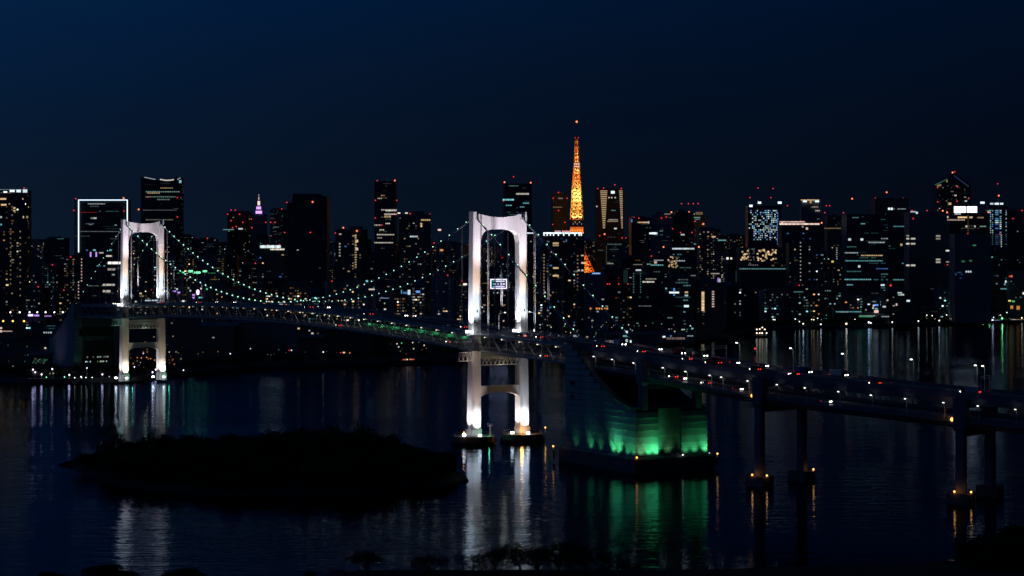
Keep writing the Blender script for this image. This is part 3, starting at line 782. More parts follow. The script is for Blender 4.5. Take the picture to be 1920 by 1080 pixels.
# screens along the lower deck: posts and dim glazing strip behind the lamps
m = MB()
for q_ in np.arange(V0 + 6, V1, 3.2):
    a = at(q_, 4.2, zl(q_) + .1); m.box(a.x - .15, a.y - .15, a.z, a.x + .15, a.y + .15, a.z + 4.2)
ribbon(m, V0 + 4, V1, 8, rect(4.1, 4.3, 1.2, 2.6), zl)
o = obj('noise_screen', m, DECKSTEEL, via)
def vpier(q_, foot_z, wide=True):
    p0, d, nn = frame(q_); T = lambda a, w, z: Vector((p0.x + d.x * a + nn.x * w, p0.y + d.y * a + nn.y * w, z))
    pr = link('pier', None, via, (p0.x, p0.y, 0))
    for sg in (-1, 1):
        top = zu(q_) - 1.3; w = sg * 15.9
        secs = [(foot_z, 2.0, 1.8), (zl(q_) - 5, 2.0, 1.7), (zl(q_) - 3.6, 2.9, 2.3), (top, 2.9, 2.3)]
        m = MB(); k0 = None
        for z, hs, hw in secs:
            k = len(m.v)
            for a, b_ in octo(0, w, hs, hw, .35): m.v.append(tuple(T(a, b_, z)))
            if k0 is not None:
                for i in range(8): m.face((k0 + i, k0 + (i + 1) % 8, k + (i + 1) % 8, k + i))
            k0 = k
        m.face(tuple(k0 + i for i in range(8))); obj('column', m, GIRD, pr)
        if foot_z < 10:
            pts_ = [(-4.8, -4.0), (4.8, -4.0), (5.8, 0), (4.8, 4.0), (-4.8, 4.0), (-5.8, 0)]
            m = MB(); pts3 = [T(a, w + b_, 0) for a, b_ in pts_]
            m.slab([v + Vector((0, 0, -3)) for v in pts3], [v + Vector((0, 0, 4.4)) for v in pts3]); obj('caisson', m, CONCD, pr)
    for z0, z1 in ((zl(q_) - 7.0, zl(q_) - 3.65), (zu(q_) - 5.6, zu(q_) - 3.75)):
        p = [T(-2, -13.6, z0), T(2, -13.6, z0), T(2, 13.6, z0), T(-2, 13.6, z0)]
        obj('cross_beam', MB().slab(p, [v + Vector((0, 0, z1 - z0)) for v in p]), GIRD, pr)
    return T
vpier(170.8, 29.5); VP1 = vpier(Q1, 0); VP2 = vpier(Q2, 0); vpier(Q3, 0)
for q_ in (Q1, Q2):
    T = VP1 if q_ == Q1 else VP2; nm = 'first' if q_ == Q1 else 'second'
    marker(T(-1.5, -19.5, 4.4), 'amber marker light at the left of the %s viaduct pier foot' % nm, .5, e=46)
    marker(T(5.0, -17.2, 4.4), 'amber marker light in front of the %s viaduct pier foot' % nm, .5, e=46)
marker(VP1(4.6, 18.6, 4.4), 'amber marker light on the rear leg footing of the first viaduct pier', .5, e=46)
for q_, T, nm in ((Q1, VP1, 'left'), (Q2, VP2, 'right')):
    v = T(-4, -16.2, zl(q_) - .2); o = empty('work_lamp', v, 'orange work lamp on the lower deck beside the %s viaduct pier' % nm, 'lamp', 'orange work lamps on the viaduct')
    obj('bracket', MB().box(v.x - .2, v.y - .2, v.z - .8, v.x + .2, v.y + .2, v.z), DECKSTEEL, o)
    obj('lamp_head', MB().ball((v.x, v.y - .2, v.z + .4), .75, 8, 6), G_AMBER, o); lamp('POINT', (v.x, v.y - 1.6, v.z + .6), 160, (1, .4, .08), o, .3)

# ------------------------------------------------------------------ street lamps
pole_me = {}
def street_lamp(p, label, h, arm, side, group, gm=G_WHITE, e=0, col=(1, .97, .9), r=.55, double=False, lean=None, hm=STEEL):
    """side: unit vector of the arm"""
    o = empty('street_lamp', p, label, 'street lamp', group); x, y, z = p
    m = MB(); m.bar((x, y, z), (x, y, z + h - 1.2), .16, 6, .11)
    ax, ay = side
    pts_ = [(0, h - 1.2), (.25, h - .5), (.75, h - .1), (1.0, h)]
    for (t0, z0), (t1, z1) in zip(pts_, pts_[1:]): m.bar((x + ax * arm * t0, y + ay * arm * t0, z + z0), (x + ax * arm * t1, y + ay * arm * t1, z + z1), .10, 5)
    obj('pole', m, hm, o)
    obj('lamp_head', MB().ball((x + ax * (arm + .3), y + ay * (arm + .3), z + h - .05), r, 8, 5, sq=(1.3, 1.3, .6)), gm, o)
    if e: lamp('POINT', (x + ax * (arm + .3), y + ay * (arm + .3), z + h - .9), e, col, o, .3)
    return o
NV = (-NN.x, -NN.y); PV = (NN.x, NN.y)
i = 0
for q_ in range(-560, 100, 19):                                   # lower deck lamps, camera-side truss
    i += 1
    p = at(q_, -11.0, zl(q_)); lit = q_ > -330
    street_lamp(tuple(p), '%s lamp from the far tower under the bridge upper deck' % nth(i), 6.9, 2.6, NV, 'lamps along the lower deck of the main span',
                G_DIMW, 130 if q_ > -250 else 40, (1, .93, .8), .28 if lit else .13)
i = 0
for px in (1117, 1152, 1191, 1211, 1247, 1288, 1333, 1355, 1404, 1458, 1514, 1573, 1636, 1701, 1771, 1834, 1907):   # outer edge of viaduct lower deck
    q_, p = at_px(px, -15.3, V0 + 4, V1 - 4, zl)
    i += 1; hh = (zu(q_) - 3.6) - p.z
    street_lamp(tuple(p), '%s lamp from the left under the viaduct upper girder' % nth(i), hh, 1.1, tuple(-c for c in frame(q_)[2]), 'lamps along the lower deck of the viaduct',
                G_DIM, 26 if px < 1410 else 0, (.85, .95, 1), .36)
i = 0
for px, hh in ((1388, 9.5), (1487, 10.5), (1586, 10.5), (1712, 11.0), (1831, 11.0), (1846, 11.0)):
    q_, p = at_px(px, 13.6, V0, V1, zu); i += 1
    street_lamp(tuple(p), '%s tall lamp from the left on the far edge of the viaduct upper deck' % nth(i), hh, 1.8, tuple(-c for c in frame(q_)[2]),
                'tall lamps on the viaduct upper deck', G_WHITE, 40, (.6, 1, .75), .45, hm=STEEL)
for T, zd, nm in ((TN, zdn, 'near'), (TF, zdf, 'far')):
    for (a, w, sd, dn) in ((-9, -4.5, (1, .2), 'left'), (-9, 18.2, (-1, .2), 'right')):
        p = T(a, w, zd); street_lamp(tuple(p), 'white arched lamp on the deck at the %s tower, the %s one' % (nm, dn), 11, 3.0, sd, 'arched lamps at the tower feet', G_WHITE, 300, (1, 1, 1), .4)
        lamp('SPOT', T(a - 6, w - 4, zd + .5), 3500, (1, .98, 1), None, .3, T(a, w, zd + 6), 60, 1)

# ------------------------------------------------------------------ vehicles
def car_meshes(kind):
    if kind == 'car':
        prof = [(-2.25, .35), (2.25, .35), (2.3, .8), (1.3, .98), (-2.2, 1.0), (-2.3, .7)]; cabp = [(-1.9, .98), (1.1, .98), (.35, 1.5), (-1.5, 1.52)]; w = .88; wheels = (-1.4, 1.4)
    elif kind == 'van':
        prof = [(-2.4, .4), (2.3, .4), (2.4, 1.1), (1.9, 1.3), (1.3, 2.05), (-2.4, 2.1)]; cabp = [(1.28, 1.25), (1.86, 1.25), (1.33, 1.9), (-1.6, 1.9), (-1.6, 1.3)]; w = .93; wheels = (-1.5, 1.5)
    else:
        prof = [(-4.2, .6), (2.0, .6), (2.0, 3.2), (-4.2, 3.2)]; cabp = [(2.1, .6), (3.9, .6), (3.95, 1.6), (3.6, 2.5), (2.1, 2.6)]; w = 1.15; wheels = (-2.8, 2.9)
    body = MB(); body.slab([(x, -w, z) for x, z in prof], [(x, w, z) for x, z in prof])
    cb = MB(); ww = w * (.86 if kind != 'truck' else 1); ww2 = w + .01 if kind == 'van' else ww
    cb.slab([(x, -ww2, z) for x, z in cabp], [(x, ww2, z) for x, z in cabp])
    wh = MB().bar((0, -.12, 0), (0, .12, 0), .33 if kind != 'truck' else .48, 10)
    xf = prof[2][0] if kind != 'truck' else 3.95; xb = prof[0][0] - .05
    return dict(body=body, cab=cb, wheel=wh, w=w, wheels=wheels, xf=xf, xb=xb, zl=.72 if kind != 'truck' else .95, r=.33 if kind != 'truck' else .48)
CM = {k: car_meshes(k) for k in ('car', 'van', 'truck')}
MESHC = {}
for k, d in CM.items():
    for i, pm in enumerate(CARP): MESHC[k, i] = d['body'].mesh('vehicle_body', [pm])
    MESHC[k, 'cab'] = d['cab'].mesh('cabin', [CARGLASS]); MESHC[k, 'wheel'] = d['wheel'].mesh('wheel', [RUBBER])
MESHC['head'] = MB().ball((0, 0, 0), .27, 6, 4).mesh('headlight', [G_HEAD]); MESHC['tail'] = MB().ball((0, 0, 0), .22, 6, 4).mesh('taillight', [G_TAIL])
COLN = ['white', 'black', 'silver', 'dark red', 'dark blue']
def vehicle(kind, ci, q_, w, zf, toward, label, group):
    p, d, nn = frame(q_); pos = at(q_, w, zf(q_) + .06); a = math.atan2(d.y, d.x) + (0 if toward else PI); C = CM[kind]
    o = empty({'car': 'car', 'van': 'van', 'truck': 'truck'}[kind], pos, label, kind, group); o.rotation_euler = (0, 0, a)
    def ch(nm, me, loc):
        c = bpy.data.objects.new(nm, me); COL.objects.link(c); c.parent = o; c.location = loc; return c
    ch('body', MESHC[kind, ci], (0, 0, 0)); ch('cabin', MESHC[kind, 'cab'], (0, 0, 0))
    for x in C['wheels']:
        for s_ in (-1, 1): ch('wheel', MESHC[kind, 'wheel'], (x, s_ * (C['w'] - .05), C['r']))
    for s_ in (-1, 1):
        ch('headlight', MESHC['head'], (C['xf'] + .05, s_ * (C['w'] - .22), C['zl'])); ch('taillight', MESHC['tail'], (C['xb'], s_ * (C['w'] - .2), C['zl'] + .1))
    if toward and zf is zu and q_ > 120: 
        l_ = lamp('SPOT', (0, 0, 0), 130, (.75, .88, 1), None, .2, (0, 0, -1), 70, .8); l_.parent = o; l_.location = (2.6, 0, .8); l_.rotation_euler = (math.radians(80), 0, -PI / 2)
    return o
LANE_T, LANE_A = (6.0, 9.6), (-6.0, -9.6)     # traffic towards the viewer runs on the far side
cars = [(614, 'T', 0), (758, 'T', 0), (773, 'T', 1), (580, 'A', 0), (690, 'A', 1), (868, 'A', 0), (981, 'A', 1), (1013, 'A', 0), (372, 'A', 0), (356, 'T', 1), (403, 'T', 0), (878, 'T', 0),
        (437, 'T', 0), (300, 'A', 1), (206, 'T', 1), (1125, 'A', 1), (1163, 'T', 0), (1166, 'T', 1), (1203, 'A', 0), (1234, 'T', 1), (1272, 'T', 0), (1290, 'A', 0),
        (1312, 'T', 1), (1337, 'A', 0), (1376, 'T', 0), (1415, 'A', 0), (1430, 'T', 1), (1489, 'A', 0), (1508, 'T', 0), (1572, 'T', 1), (1639, 'A', 0), (1819, 'A', 0)]
spans = {'main': [], 'anch': [], 'via': []}
for px, dr, ln in sorted(cars):
    w = (LANE_T if dr == 'T' else LANE_A)[ln]; lo, hi = (-668, 100) if px < 1090 else (110, V1 - 6)
    q_, p = at_px(px, w, lo, hi); kind = R.choice(['car', 'car', 'car', 'van', 'truck']); ci = R.randrange(5)
    spans['main' if px < 1090 else 'via'].append((px, dr, w, q_, kind, ci))
for key, where in (('main', 'suspension bridge deck'), ('via', 'viaduct upper deck')):
    cnt = {'T': 0, 'A': 0}
    for px, dr, w, q_, kind, ci in spans[key]:
        cnt[dr] += 1
        lab = '%s %s on the %s, %s from the left of those %s' % (COLN[ci], kind, where, nth(cnt[dr]), 'showing headlights' if dr == 'T' else 'showing red taillights')
        if len(lab.split()) > 16: lab = '%s %s, %s from left with %s on the %s' % (COLN[ci], kind, nth(cnt[dr]), 'headlights' if dr == 'T' else 'taillights', where)
        vehicle(kind, ci, q_, w, zu, dr == 'T', lab, 'vehicles driving on the upper decks')
for i, (px, dr, lo, hi) in enumerate(((635, 'A', -560, -40), (842, 'A', -200, -10), (1020, 'A', 20, 100), (1262, 'A', 175, 400), (1279, 'T', 175, 400), (1323, 'A', 175, 400), (1384, 'T', 175, 400), (1548, 'T', 200, 500))):
    q_, p = at_px(px, -9.8, lo, hi, zl)
    vehicle('car', R.randrange(5), q_, -9.8, zl, dr == 'T', '%s car from the left on the lower deck road' % nth(i + 1), 'cars on the lower decks')

# ------------------------------------------------------------------ sign gantry by the far tower and overhead frames on the viaduct
def gantry(q_, label, lit=False, w0=-3, w1=13, h=6.5, zf=zu):
    a, b_ = at(q_, w0, zf(q_)), at(q_, w1, zf(q_)); o = empty('sign_gantry', a, label, 'gantry')
    up = Vector((0, 0, h)); m = MB(); m.bar(a, a + up, .22); m.bar(b_, b_ + up, .22); obj('post', m, STEEL, o)
    m = MB(); m.bar(a + up, b_ + up, .2); m.bar(a + up - Vector((0, 0, 1)), b_ + up - Vector((0, 0, 1)), .2)
    obj('beam', m, STEEL, o)
    if lit:
        m = MB(); d = (b_ - a).normalized(); n_ = 14
        for i in range(n_):
            p = a + d * (2 + i * .98) + Vector((0, 0, h - 3.2)); p2 = p + d * (.75 if i % 4 else .55); nn = Vector((d.y, -d.x, 0)) * .15
            if nn.y > 0: nn = -nn
            m.hexa([p, p2, p2 - nn, p - nn, p + Vector((0, 0, 1)), p2 + Vector((0, 0, 1)), p2 - nn + Vector((0, 0, 1)), p - nn + Vector((0, 0, 1))], c=(.7, .95, 1.1))
        obj('lit_lettering', m, LIT, o)
        p, p2 = a + d * 1 + Vector((0, 0, h - 3.8)), b_ + Vector((0, 0, h - 3.8)); nn = Vector((-d.y, d.x, 0)) * .3
        m = MB().hexa([p, p2, p2 + nn, p + nn] + [v + Vector((0, 0, 2.4)) for v in (p, p2, p2 + nn, p + nn)]); obj('board', m, DECKSTEEL, o)
    return o
gantry(-556, 'white sign gantry with a lit board on the deck at the far tower', True, -6, 9, 6)
q_, _ = at_px(1322, 0, V0, V1); gantry(q_, 'dark overhead frame across the viaduct left of the first pier', False, -2, 13.8, 7)
q_, _ = at_px(1850, 10, V0, V1); gantry(q_, 'dark overhead frame across the viaduct near the right edge', False, 4, 13.8, 7)

exec_city = True
# ------------------------------------------------------------------ city
KC = dict(w=(1, .93, .8), W=(.78, .95, 1), y=(1, .68, .34), o=(1, .38, .1), t=(.25, .75, .8), b=(.12, .35, 1), g=(.15, .9, .4), r=(1, .06, .06), p=(1, .72, .62), v=(.6, .3, 1), G=(.35, .6, .5), Y=(1, .85, .15))
beacon_me = MB().ball((0, 0, 0), 1, 6, 4).mesh('beacon', [G_RED]); beacon_me2 = MB().ball((0, 0, 0), 1, 6, 4).mesh('beacon', [G_ORR])
def lit(c, br): br = br * .55 if br < 1.2 else .66 + (br - 1.2) * .9; return tuple(x * br for x in KC[c])
def building(x0, x1, ytop, Y, label, style='resi', dens=.12, pal='wwyWt', yaw=None, fac=None, marks=(), reds=(), roof=None, ledges=True, nm='office_building', poly=None, bright=1.0, fl=3.6, pitch=3.2, low=1.0, taper=0, ybase=None):
    """a building standing on the ground at distance Y; marks are (px, py, w, h, colour, brightness) on its front"""
    yaw = R.uniform(-.35, .35) if yaw is None else yaw
    xc = (x0 + x1) / 2; cxw = wx(xc, Y); wtot = (x1 - x0) / FOC * Y; ztop = wz(ytop, Y); z0 = 2.6
    ca, sa = math.cos(yaw), abs(math.sin(yaw)); ratio = .8
    W = wtot / (ca + ratio * sa); D = max(16, W * ratio); W = (wtot - D * sa) / ca
    if W < 6: W = 6
    o = empty(nm, (cxw, Y, z0), label, 'building', None if label.find('filler') < 0 else None)
    M = Matrix.Translation((cxw, Y, 0)) @ Matrix.Rotation(yaw, 4, 'Z')
    fm = FACADES[fac if fac is not None else R.randrange(4)]
    body = MB(); hw, hd = W / 2, D / 2
    if poly: # roof profile across the front: [(fraction, extra px)]
        A = [M @ Vector((-hw, -hd, z0)), M @ Vector((hw, -hd, z0))]
        prof = [(-hw + W * f, wz(yy, Y)) for f, yy in poly]
        fr = [(-hw, z0)] + prof + [(hw, z0)]; fr = [(hw, z0), (hw, prof[-1][1])] + prof[::-1][1:] + [(-hw, z0)]
        body.slab([M @ Vector((x, -hd, z)) for x, z in fr[::-1]], [M @ Vector((x, hd, z)) for x, z in fr[::-1]])
    elif taper:
        t = 1 - taper; b0 = [(-hw, -hd), (hw, -hd), (hw, hd), (-hw, hd)]
        body.hexa([M @ Vector((x, y, z0)) for x, y in b0] + [M @ Vector((x * t, y * t, ztop)) for x, y in b0])
    else:
        body.box(-hw, -hd, z0, hw, hd, ztop, M=M)
    obj('wall', body, fm, o)
    if roof is None: roof = R.choice(['plant', 'plant', 'two', 'mast'])
    rb = MB()
    if not poly and roof in ('plant', 'two', 'mast'):
        rw = hw * R.uniform(.35, .7); rx = R.uniform(-hw + rw, hw - rw) * .6; rb.box(rx - rw, -hd * .6, ztop, rx + rw, hd * .6, ztop + R.uniform(2.5, 5), M=M)
        if roof == 'two': rb.box(-hw * .9, -hd * .3, ztop, -hw * .55, hd * .3, ztop + 2.5, M=M)
        if roof == 'mast': rb.bar(M @ Vector((rx, 0, ztop)), M @ Vector((rx, 0, ztop + R.uniform(8, 14))), .5, 4)
        obj('plant_room', rb, LEDGE, o)
    zb = z0 + 3
    if ledges and W / Y * FOC > 20:
        lb = MB(); z = zb
        while z < ztop - 2:
            for (a, b_, c, d) in ((-hw, -hd - .35, hw, -hd + .02), (-hw - .35, -hd, -hw + .02, hd), (hw - .02, -hd, hw + .35, hd)):
                t = 1 - taper * (z - z0) / (ztop - z0) if taper else 1
                if poly and False: continue
                lb.box(a * t, b_ * t, z, c * t, d * t, z + .5, M=M)
            z += fl * 2
        if not poly or True: ll = obj('floor_ledge', lb, LEDGE, o); ll['kind'] = 'stuff'
    # lit windows
    wb = MB()
    faces = [('f', W, lambda u, z: (u, -hd - .12 - 0)), ]
    sf = 'l' if yaw < 0 else 'r'
    cols = {}
    def put(u, z, du, dz, c, side='f'):
        t = 1 - taper * (z - z0) / (ztop - z0) if taper else 1
        if side == 'f': wb.box(u * t, -hd * t - .18, z, (u + du) * t, -hd * t + .05, z + dz, c=c, M=M)
        elif side == 'l': wb.box(-hw * t - .18, u * t, z, -hw * t + .05, (u + du) * t, z + dz, c=c, M=M)
        else: wb.box(hw * t - .05, u * t, z, hw * t + .18, (u + du) * t, z + dz, c=c, M=M)
    zmax = ztop - 3 if not poly else min(wz(yy, Y) for _, yy in poly) - 2
    zlo = zb + 1
    for side, length, half in (('f', W, hw), (sf, D, hd)):
        n_ = int(length / pitch)
        if n_ < 1: continue
        colp = [R.choice([.2, .4, 1, 2.2, .6]) for _ in range(n_)]
        z = zlo
        while z < zmax:
            lw = low if z < 42 else 1
            if style == 'resi' or (lw > 1 and z < 42):
                for i in range(n_):
                    if R.random() < dens * lw * colp[i] * (.6 if side != 'f' else 1):
                        br = bright * min(2.6, .085 * math.exp(R.gauss(0.5, 1.1)))
                        wd = 1.8 if R.random() < .8 else 3.0
                        if lw > 1 and R.random() < .16: br = R.uniform(.9, 2.6); wd = 2.4
                        put(-half + (i + .2) * pitch, z, wd, 1.6, lit(R.choice(pal), br), side)
            elif style == 'office':
                if R.random() < dens * 2.2:
                    a = R.randrange(n_); ln = R.randint(1, max(1, n_ // 2)); c = R.choice(pal); br = bright * min(2.2, .09 * math.exp(R.gauss(.4, .9)))
                    for i in range(a, min(n_, a + ln)):
                        if R.random() < .8: put(-half + (i + .08) * pitch, z, pitch * .84, 1.5, lit(c, br * R.uniform(.6, 1.2)), side)
            z += fl
    Mi = M.inverted()
    for (mx, my, mw, mh, c, br) in marks:
        # where the sight line to this spot meets the front wall
        co = Mi @ Vector((0, 0, CAMZ)); di = Mi.to_3x3() @ Vector(((mx - 960) / FOC, 1, -(my - HOR) / FOC))
        t = (-hd - co.y) / di.y; p = co + di * t; du = mw / FOC * Y / max(.5, ca); dz = mh / FOC * Y
        wb.box(p.x - du / 2, -hd - .45, p.z - dz / 2, p.x + du / 2, -hd + .05, p.z + dz / 2, c=lit(c, br), M=M)
    if wb.v: w_ = obj('lit_window', wb, LIT, o); w_['kind'] = 'stuff'
    for rr in reds:
        rx, ry = rr[0], rr[1]; big = len(rr) > 2; z = wz(ry, Y); X = wx(rx, Y)
        r_ = (.00029 if not big else .00037) * Y
        if z > ztop - 1:
            bm = MB().bar((X, Y - hd * .8, min(ztop, z) - 1.0), (X, Y - hd * .8, z), .25, 4); obj('beacon_mast', bm, DECKSTEEL, o)
            inst('beacon', beacon_me2 if big else beacon_me, o, (X, Y - hd * .8, z), scale=(r_,) * 3)
        else:
            inst('beacon', beacon_me2 if big else beacon_me, o, (X, Y - hd - abs(math.sin(yaw)) * hw - 1.2, z), scale=(r_,) * 3)
    return o, M, hw, hd, ztop

def strip(xa, xb, y, step, c, br, w=None, h=2):
    out = []; x = xa
    while x <= xb: out.append((x, y, w or step * .7, h, c, br * R.uniform(.7, 1.2))); x += step
    return out
def col(x, ya, yb, step, c, br, w=2, h=2):
    out = []; y = ya
    while y <= yb: out.append((x, y, w, h, c, br * R.uniform(.7, 1.2))); y += step
    return out
B = building
B(-14, 53, 357, 2600, 'tall apartment tower at the left edge with four white lamps on its crown', 'resi', .10, 'yywpo', yaw=.0, fac=1, roof='none', fl=3.3, nm='apartment_tower',
  marks=strip(2, 50, 355.5, 5.6, 'W', .5, 5, .8) + [(10, 360, 7, 2.6, 'W', 2), (23, 358, 9, 4, 'W', 1.8), (35, 358, 8, 5, 'W', 1.6), (47, 358, 8, 6, 'W', 1.4), (6, 373, 11, 3, 'y', 1.3), (7, 384, 10, 3, 'y', 1.3), (27, 390, 4, 3, 'y', 1), (27, 395, 4, 3, 'y', 1),
         (43, 373, 2, 3, 'y', .8), (44, 407, 2, 4, 'w', .9), (51, 407, 3, 4, 'y', .6), (2, 407, 3, 3, 'W', 1), (2, 421, 3, 3, 't', .8)] + col(20, 430, 540, 8.5, 'y', .35, 2, 2.5) + col(38, 434, 560, 12, 'y', .4, 2, 2.5), reds=[(0, 352), (50, 353), (2, 435)])
o_, M_, hw_, hd_, zt_ = B(147, 239, 375, 3200, 'dark office tower outlined in white light behind the far bridge tower', 'office', .10, 'tWG', yaw=0, fac=3, roof='none', bright=.6, reds=[(148, 373), (237, 372, 1), (146, 395), (239, 396)],
  marks=strip(152, 182, 398, 4, 'r', .35, 3, 1.2) + [(172, 409, 4, 3, 'G', .6), (178, 409, 6, 3, 'w', .8), (170, 421, 6, 1.5, 'W', .3), (217, 422, 4, 2, 'W', .4)] + strip(150, 236, 434, 4, 'W', .22, 3.2, 1.3)
  + [(163, 469, 3, 2, 'b', .8), (177, 469, 5, 3, 't', 1), (207, 469, 6, 3, 't', .9), (170, 477, 2.6, 9, 'v', 1.6), (180.5, 477, 2.6, 9, 'v', 1.6), (190, 474, 8, 2.4, 'w', .7), (204, 480, 12, 3, 'w', 1.1), (216, 493, 27, 4.4, 'w', 2.0), (209, 505, 14, 4, 'w', .5),
     (204, 534, 22, 3.4, 'w', .9), (200, 546, 14, 4, 'w', .8), (212, 515, 6, 3, 'W', .5)] + col(153, 486, 530, 5.8, 'p', .9, 1.8, 2.6) + col(142.3 + 5, 529, 561, 6, 'p', .9, 1.8, 2.6))
m = MB(); Yo = 3200 - hd_ - .8
for (xa, ya, xb, yb) in ((147, 375, 239, 375), (147.4, 375, 147.4, 473), (238.6, 375, 238.6, 473)):
    m.bar((wx(xa, Yo), Yo, wz(ya, Yo)), (wx(xb, Yo), Yo, wz(yb, Yo)), .85, 4)
obj('light_outline', m, G_OUT, o_)
B(269, 340, 334, 5000, 'tall skyscraper with a dipped lit roofline behind the far bridge tower', 'office', .16, 'GwyG', yaw=.0, fac=1, roof='none', bright=.55, poly=[(0, 333), (.25, 336.5), (.5, 339), (.75, 336.5), (1, 333)],
  marks=[(272 + i * 3, 332.6 + i * .6, 3, 1.3, 'W', .7) for i in range(7)] + [(301 + i * 2, 336.5 + 1.6 * math.sin(i / 13 * PI), 2.2, 2.2, 'w', 1.0) for i in range(13)] + [(334, 336, 3, 2, 'W', .6), (337, 334, 3, 2, 'W', .5), (338, 340.5, 4, 5, 't', 1.3)]
  + strip(302, 324, 352.5, 3, 'y', .5, 2.6, 1.6) + strip(275, 336, 359.5, 4, 'G', .8, 2.6, 1.8) + strip(278, 300, 362, 4, 'y', .6, 3, 2) + strip(274, 330, 369, 3.6, 'G', .6, 2.6, 1.6) + strip(296, 318, 374, 3, 'G', .5) + strip(270, 330, 394, 4, 'W', .12) + strip(275, 325, 412, 4, 'w', .2),
  reds=[(282, 370), (337, 371), (265, 393, 1), (337, 407)])
# far stepped spire
o_ = empty('spire_tower', (wx(486, 8800), 8800, 2.6), 'distant stepped tower with a violet and pink lit spire', 'tower')
m = MB(); Ys = 8800
for (ya, yb, hwp, ht) in ((402, 460, 13, 13), (394, 402, 7, 6), (386, 394, 5, 4.4), (375, 386, 2.6, 2), (363, 375, .8, .3)):
    w0, w1 = hwp / FOC * Ys, ht / FOC * Ys; X = wx(486, Ys); za, zb_ = wz(yb, Ys), wz(ya, Ys)
    m.hexa([(X - w0, Ys - w0, za), (X + w0, Ys - w0, za), (X + w0, Ys + w0, za), (X - w0, Ys + w0, za), (X - w1, Ys - w1, zb_), (X + w1, Ys - w1, zb_), (X + w1, Ys + w1, zb_), (X - w1, Ys + w1, zb_)])
m.hexa([(X - 26, Ys - 26, 2.6), (X + 26, Ys - 26, 2.6), (X + 26, Ys + 26, 2.6), (X - 26, Ys + 26, 2.6), (X - 26, Ys - 26, 90), (X + 26, Ys - 26, 90), (X + 26, Ys + 26, 90), (X - 26, Ys + 26, 90)])
obj('wall', m, FACADES[0], o_)
m = MB()
for (px, py, w_, h_, c_, br) in [(481.5 + 3 * i, 398, 2.6, 5, 'v', 2.6) for i in range(4)] + [(482.8 + 3 * i, 390, 2.5, 5, 'v', 2.4) for i in range(3)] + [(484.8, 381, 2.2, 8, 'p', 1.8), (487.2, 381, 2.2, 8, 'p', 1.6), (486, 372, 1.6, 6, 'p', 1.1), (486, 366, 1.2, 3, 'p', .9)]:
    Yq = Ys - 17; m.box(wx(px - w_ / 2, Yq), Yq - 14, wz(py + h_ / 2, Yq), wx(px + w_ / 2, Yq), Yq - 13, wz(py - h_ / 2, Yq), c=lit(c_, br))
obj('lit_panel', m, LIT, o_)
B(424, 474, 398, 5200, 'dark block crowned by a cluster of small red lights left of the violet spire', 'resi', .06, 'wy', yaw=.2, fac=1, reds=[(435, 394), (443, 394), (430, 402), (436, 414), (452, 402), (446, 425), (439, 427), (474, 411), (475, 427), (458, 417)], marks=[(451, 429, 8, 2.5, 'W', 1.2)] + strip(419, 438, 430.5, 2, 't', .7, 2, 1.6))
B(508, 536, 393, 5400, 'pale teal lit tower right of the violet spire', 'office', .4, 'tGW', yaw=-.2, fac=3, reds=[(529, 392), (500, 417), (509, 417), (517, 417), (505, 442)], bright=.9)
B(540, 616, 366, 3500, 'broad unlit tower with stepped top between spire and the pale tower', 'resi', .012, 'wt', yaw=0, fac=3, roof='none', poly=[(0, 381), (.14, 380), (.16, 364), (.8, 364), (.82, 367), (1, 369)], reds=[(541, 380), (589, 379, 1), (537, 436), (585, 436)])
B(484, 536, 463, 2900, 'mid-rise with a bright white band along its roof below the spire', 'resi', .12, 'ywWb', yaw=0, fac=2, roof='none', marks=strip(489, 528, 462.5, 2.6, 'W', 1.7, 2.3, 5) + strip(508, 534, 467.5, 3, 'w', 1.4, 2.6, 2.6), reds=[(504, 459), (526, 459)])
B(630, 688, 430, 2900, 'dark apartment tower with columns of warm windows left of the pale tower', 'resi', .16, 'yyyw', yaw=-.15, fac=1, nm='apartment_tower', reds=[(645, 427, 1), (671, 433, 1), (631, 437)],
  marks=col(667, 441, 505, 4.6, 'y', .7, 3.4, 2.4) + col(637, 457, 480, 5.6, 'w', .6, 2.6, 2.6) + [(669, 452, 5, 5, 'y', 1.3), (669, 467, 5, 5, 'p', 1.2), (638, 439, 4, 2, 'w', .9), (648, 462, 4, 2, 'b', .6)])
B(703, 744, 340, 3300, 'tallest dark tower left of the near bridge tower, with yellowish floor bands', 'office', .20, 'wGyw', yaw=-.1, fac=1, roof='none', reds=[(708, 339), (741, 339, 1), (705, 376), (745, 376), (705, 409), (717, 422), (743, 402)],
  marks=strip(709, 716, 372, 3, 'w', .6) + strip(716, 744, 393.5, 3, 'w', .9) + strip(724, 742, 395, 3, 'w', 1.3) + strip(722, 743, 401.5, 3, 'w', 1.2) + strip(722, 732, 406, 2.4, 'y', .7, 2, 4) + strip(724, 732, 419, 3, 'w', 1) + strip(703, 712, 422, 3, 'w', .8) + strip(713, 719, 431, 3, 'w', .9) + strip(708, 740, 440, 3, 'w', 1.0) + strip(709, 716, 446, 3, 'w', .6) + strip(703, 736, 455, 3, 'w', .9))
B(747, 809, 402, 3100, 'wide dark tower with warm scattered windows right of the pale tower', 'resi', .17, 'yywW', yaw=.05, fac=2, reds=[(743, 402), (770, 401), (807, 402)], marks=strip(791, 806, 412.5, 3.6, 'y', .9, 2.8, 2.6) + col(790, 420, 426, 4, 'y', 1.2, 3, 3) + strip(770, 783, 443.5, 3, 'W', 1.3, 2.4, 2.6) + [(748, 399.5, 5, 2.2, 'w', 1.6), (762, 399.5, 5, 2.2, 'w', 1.4)])
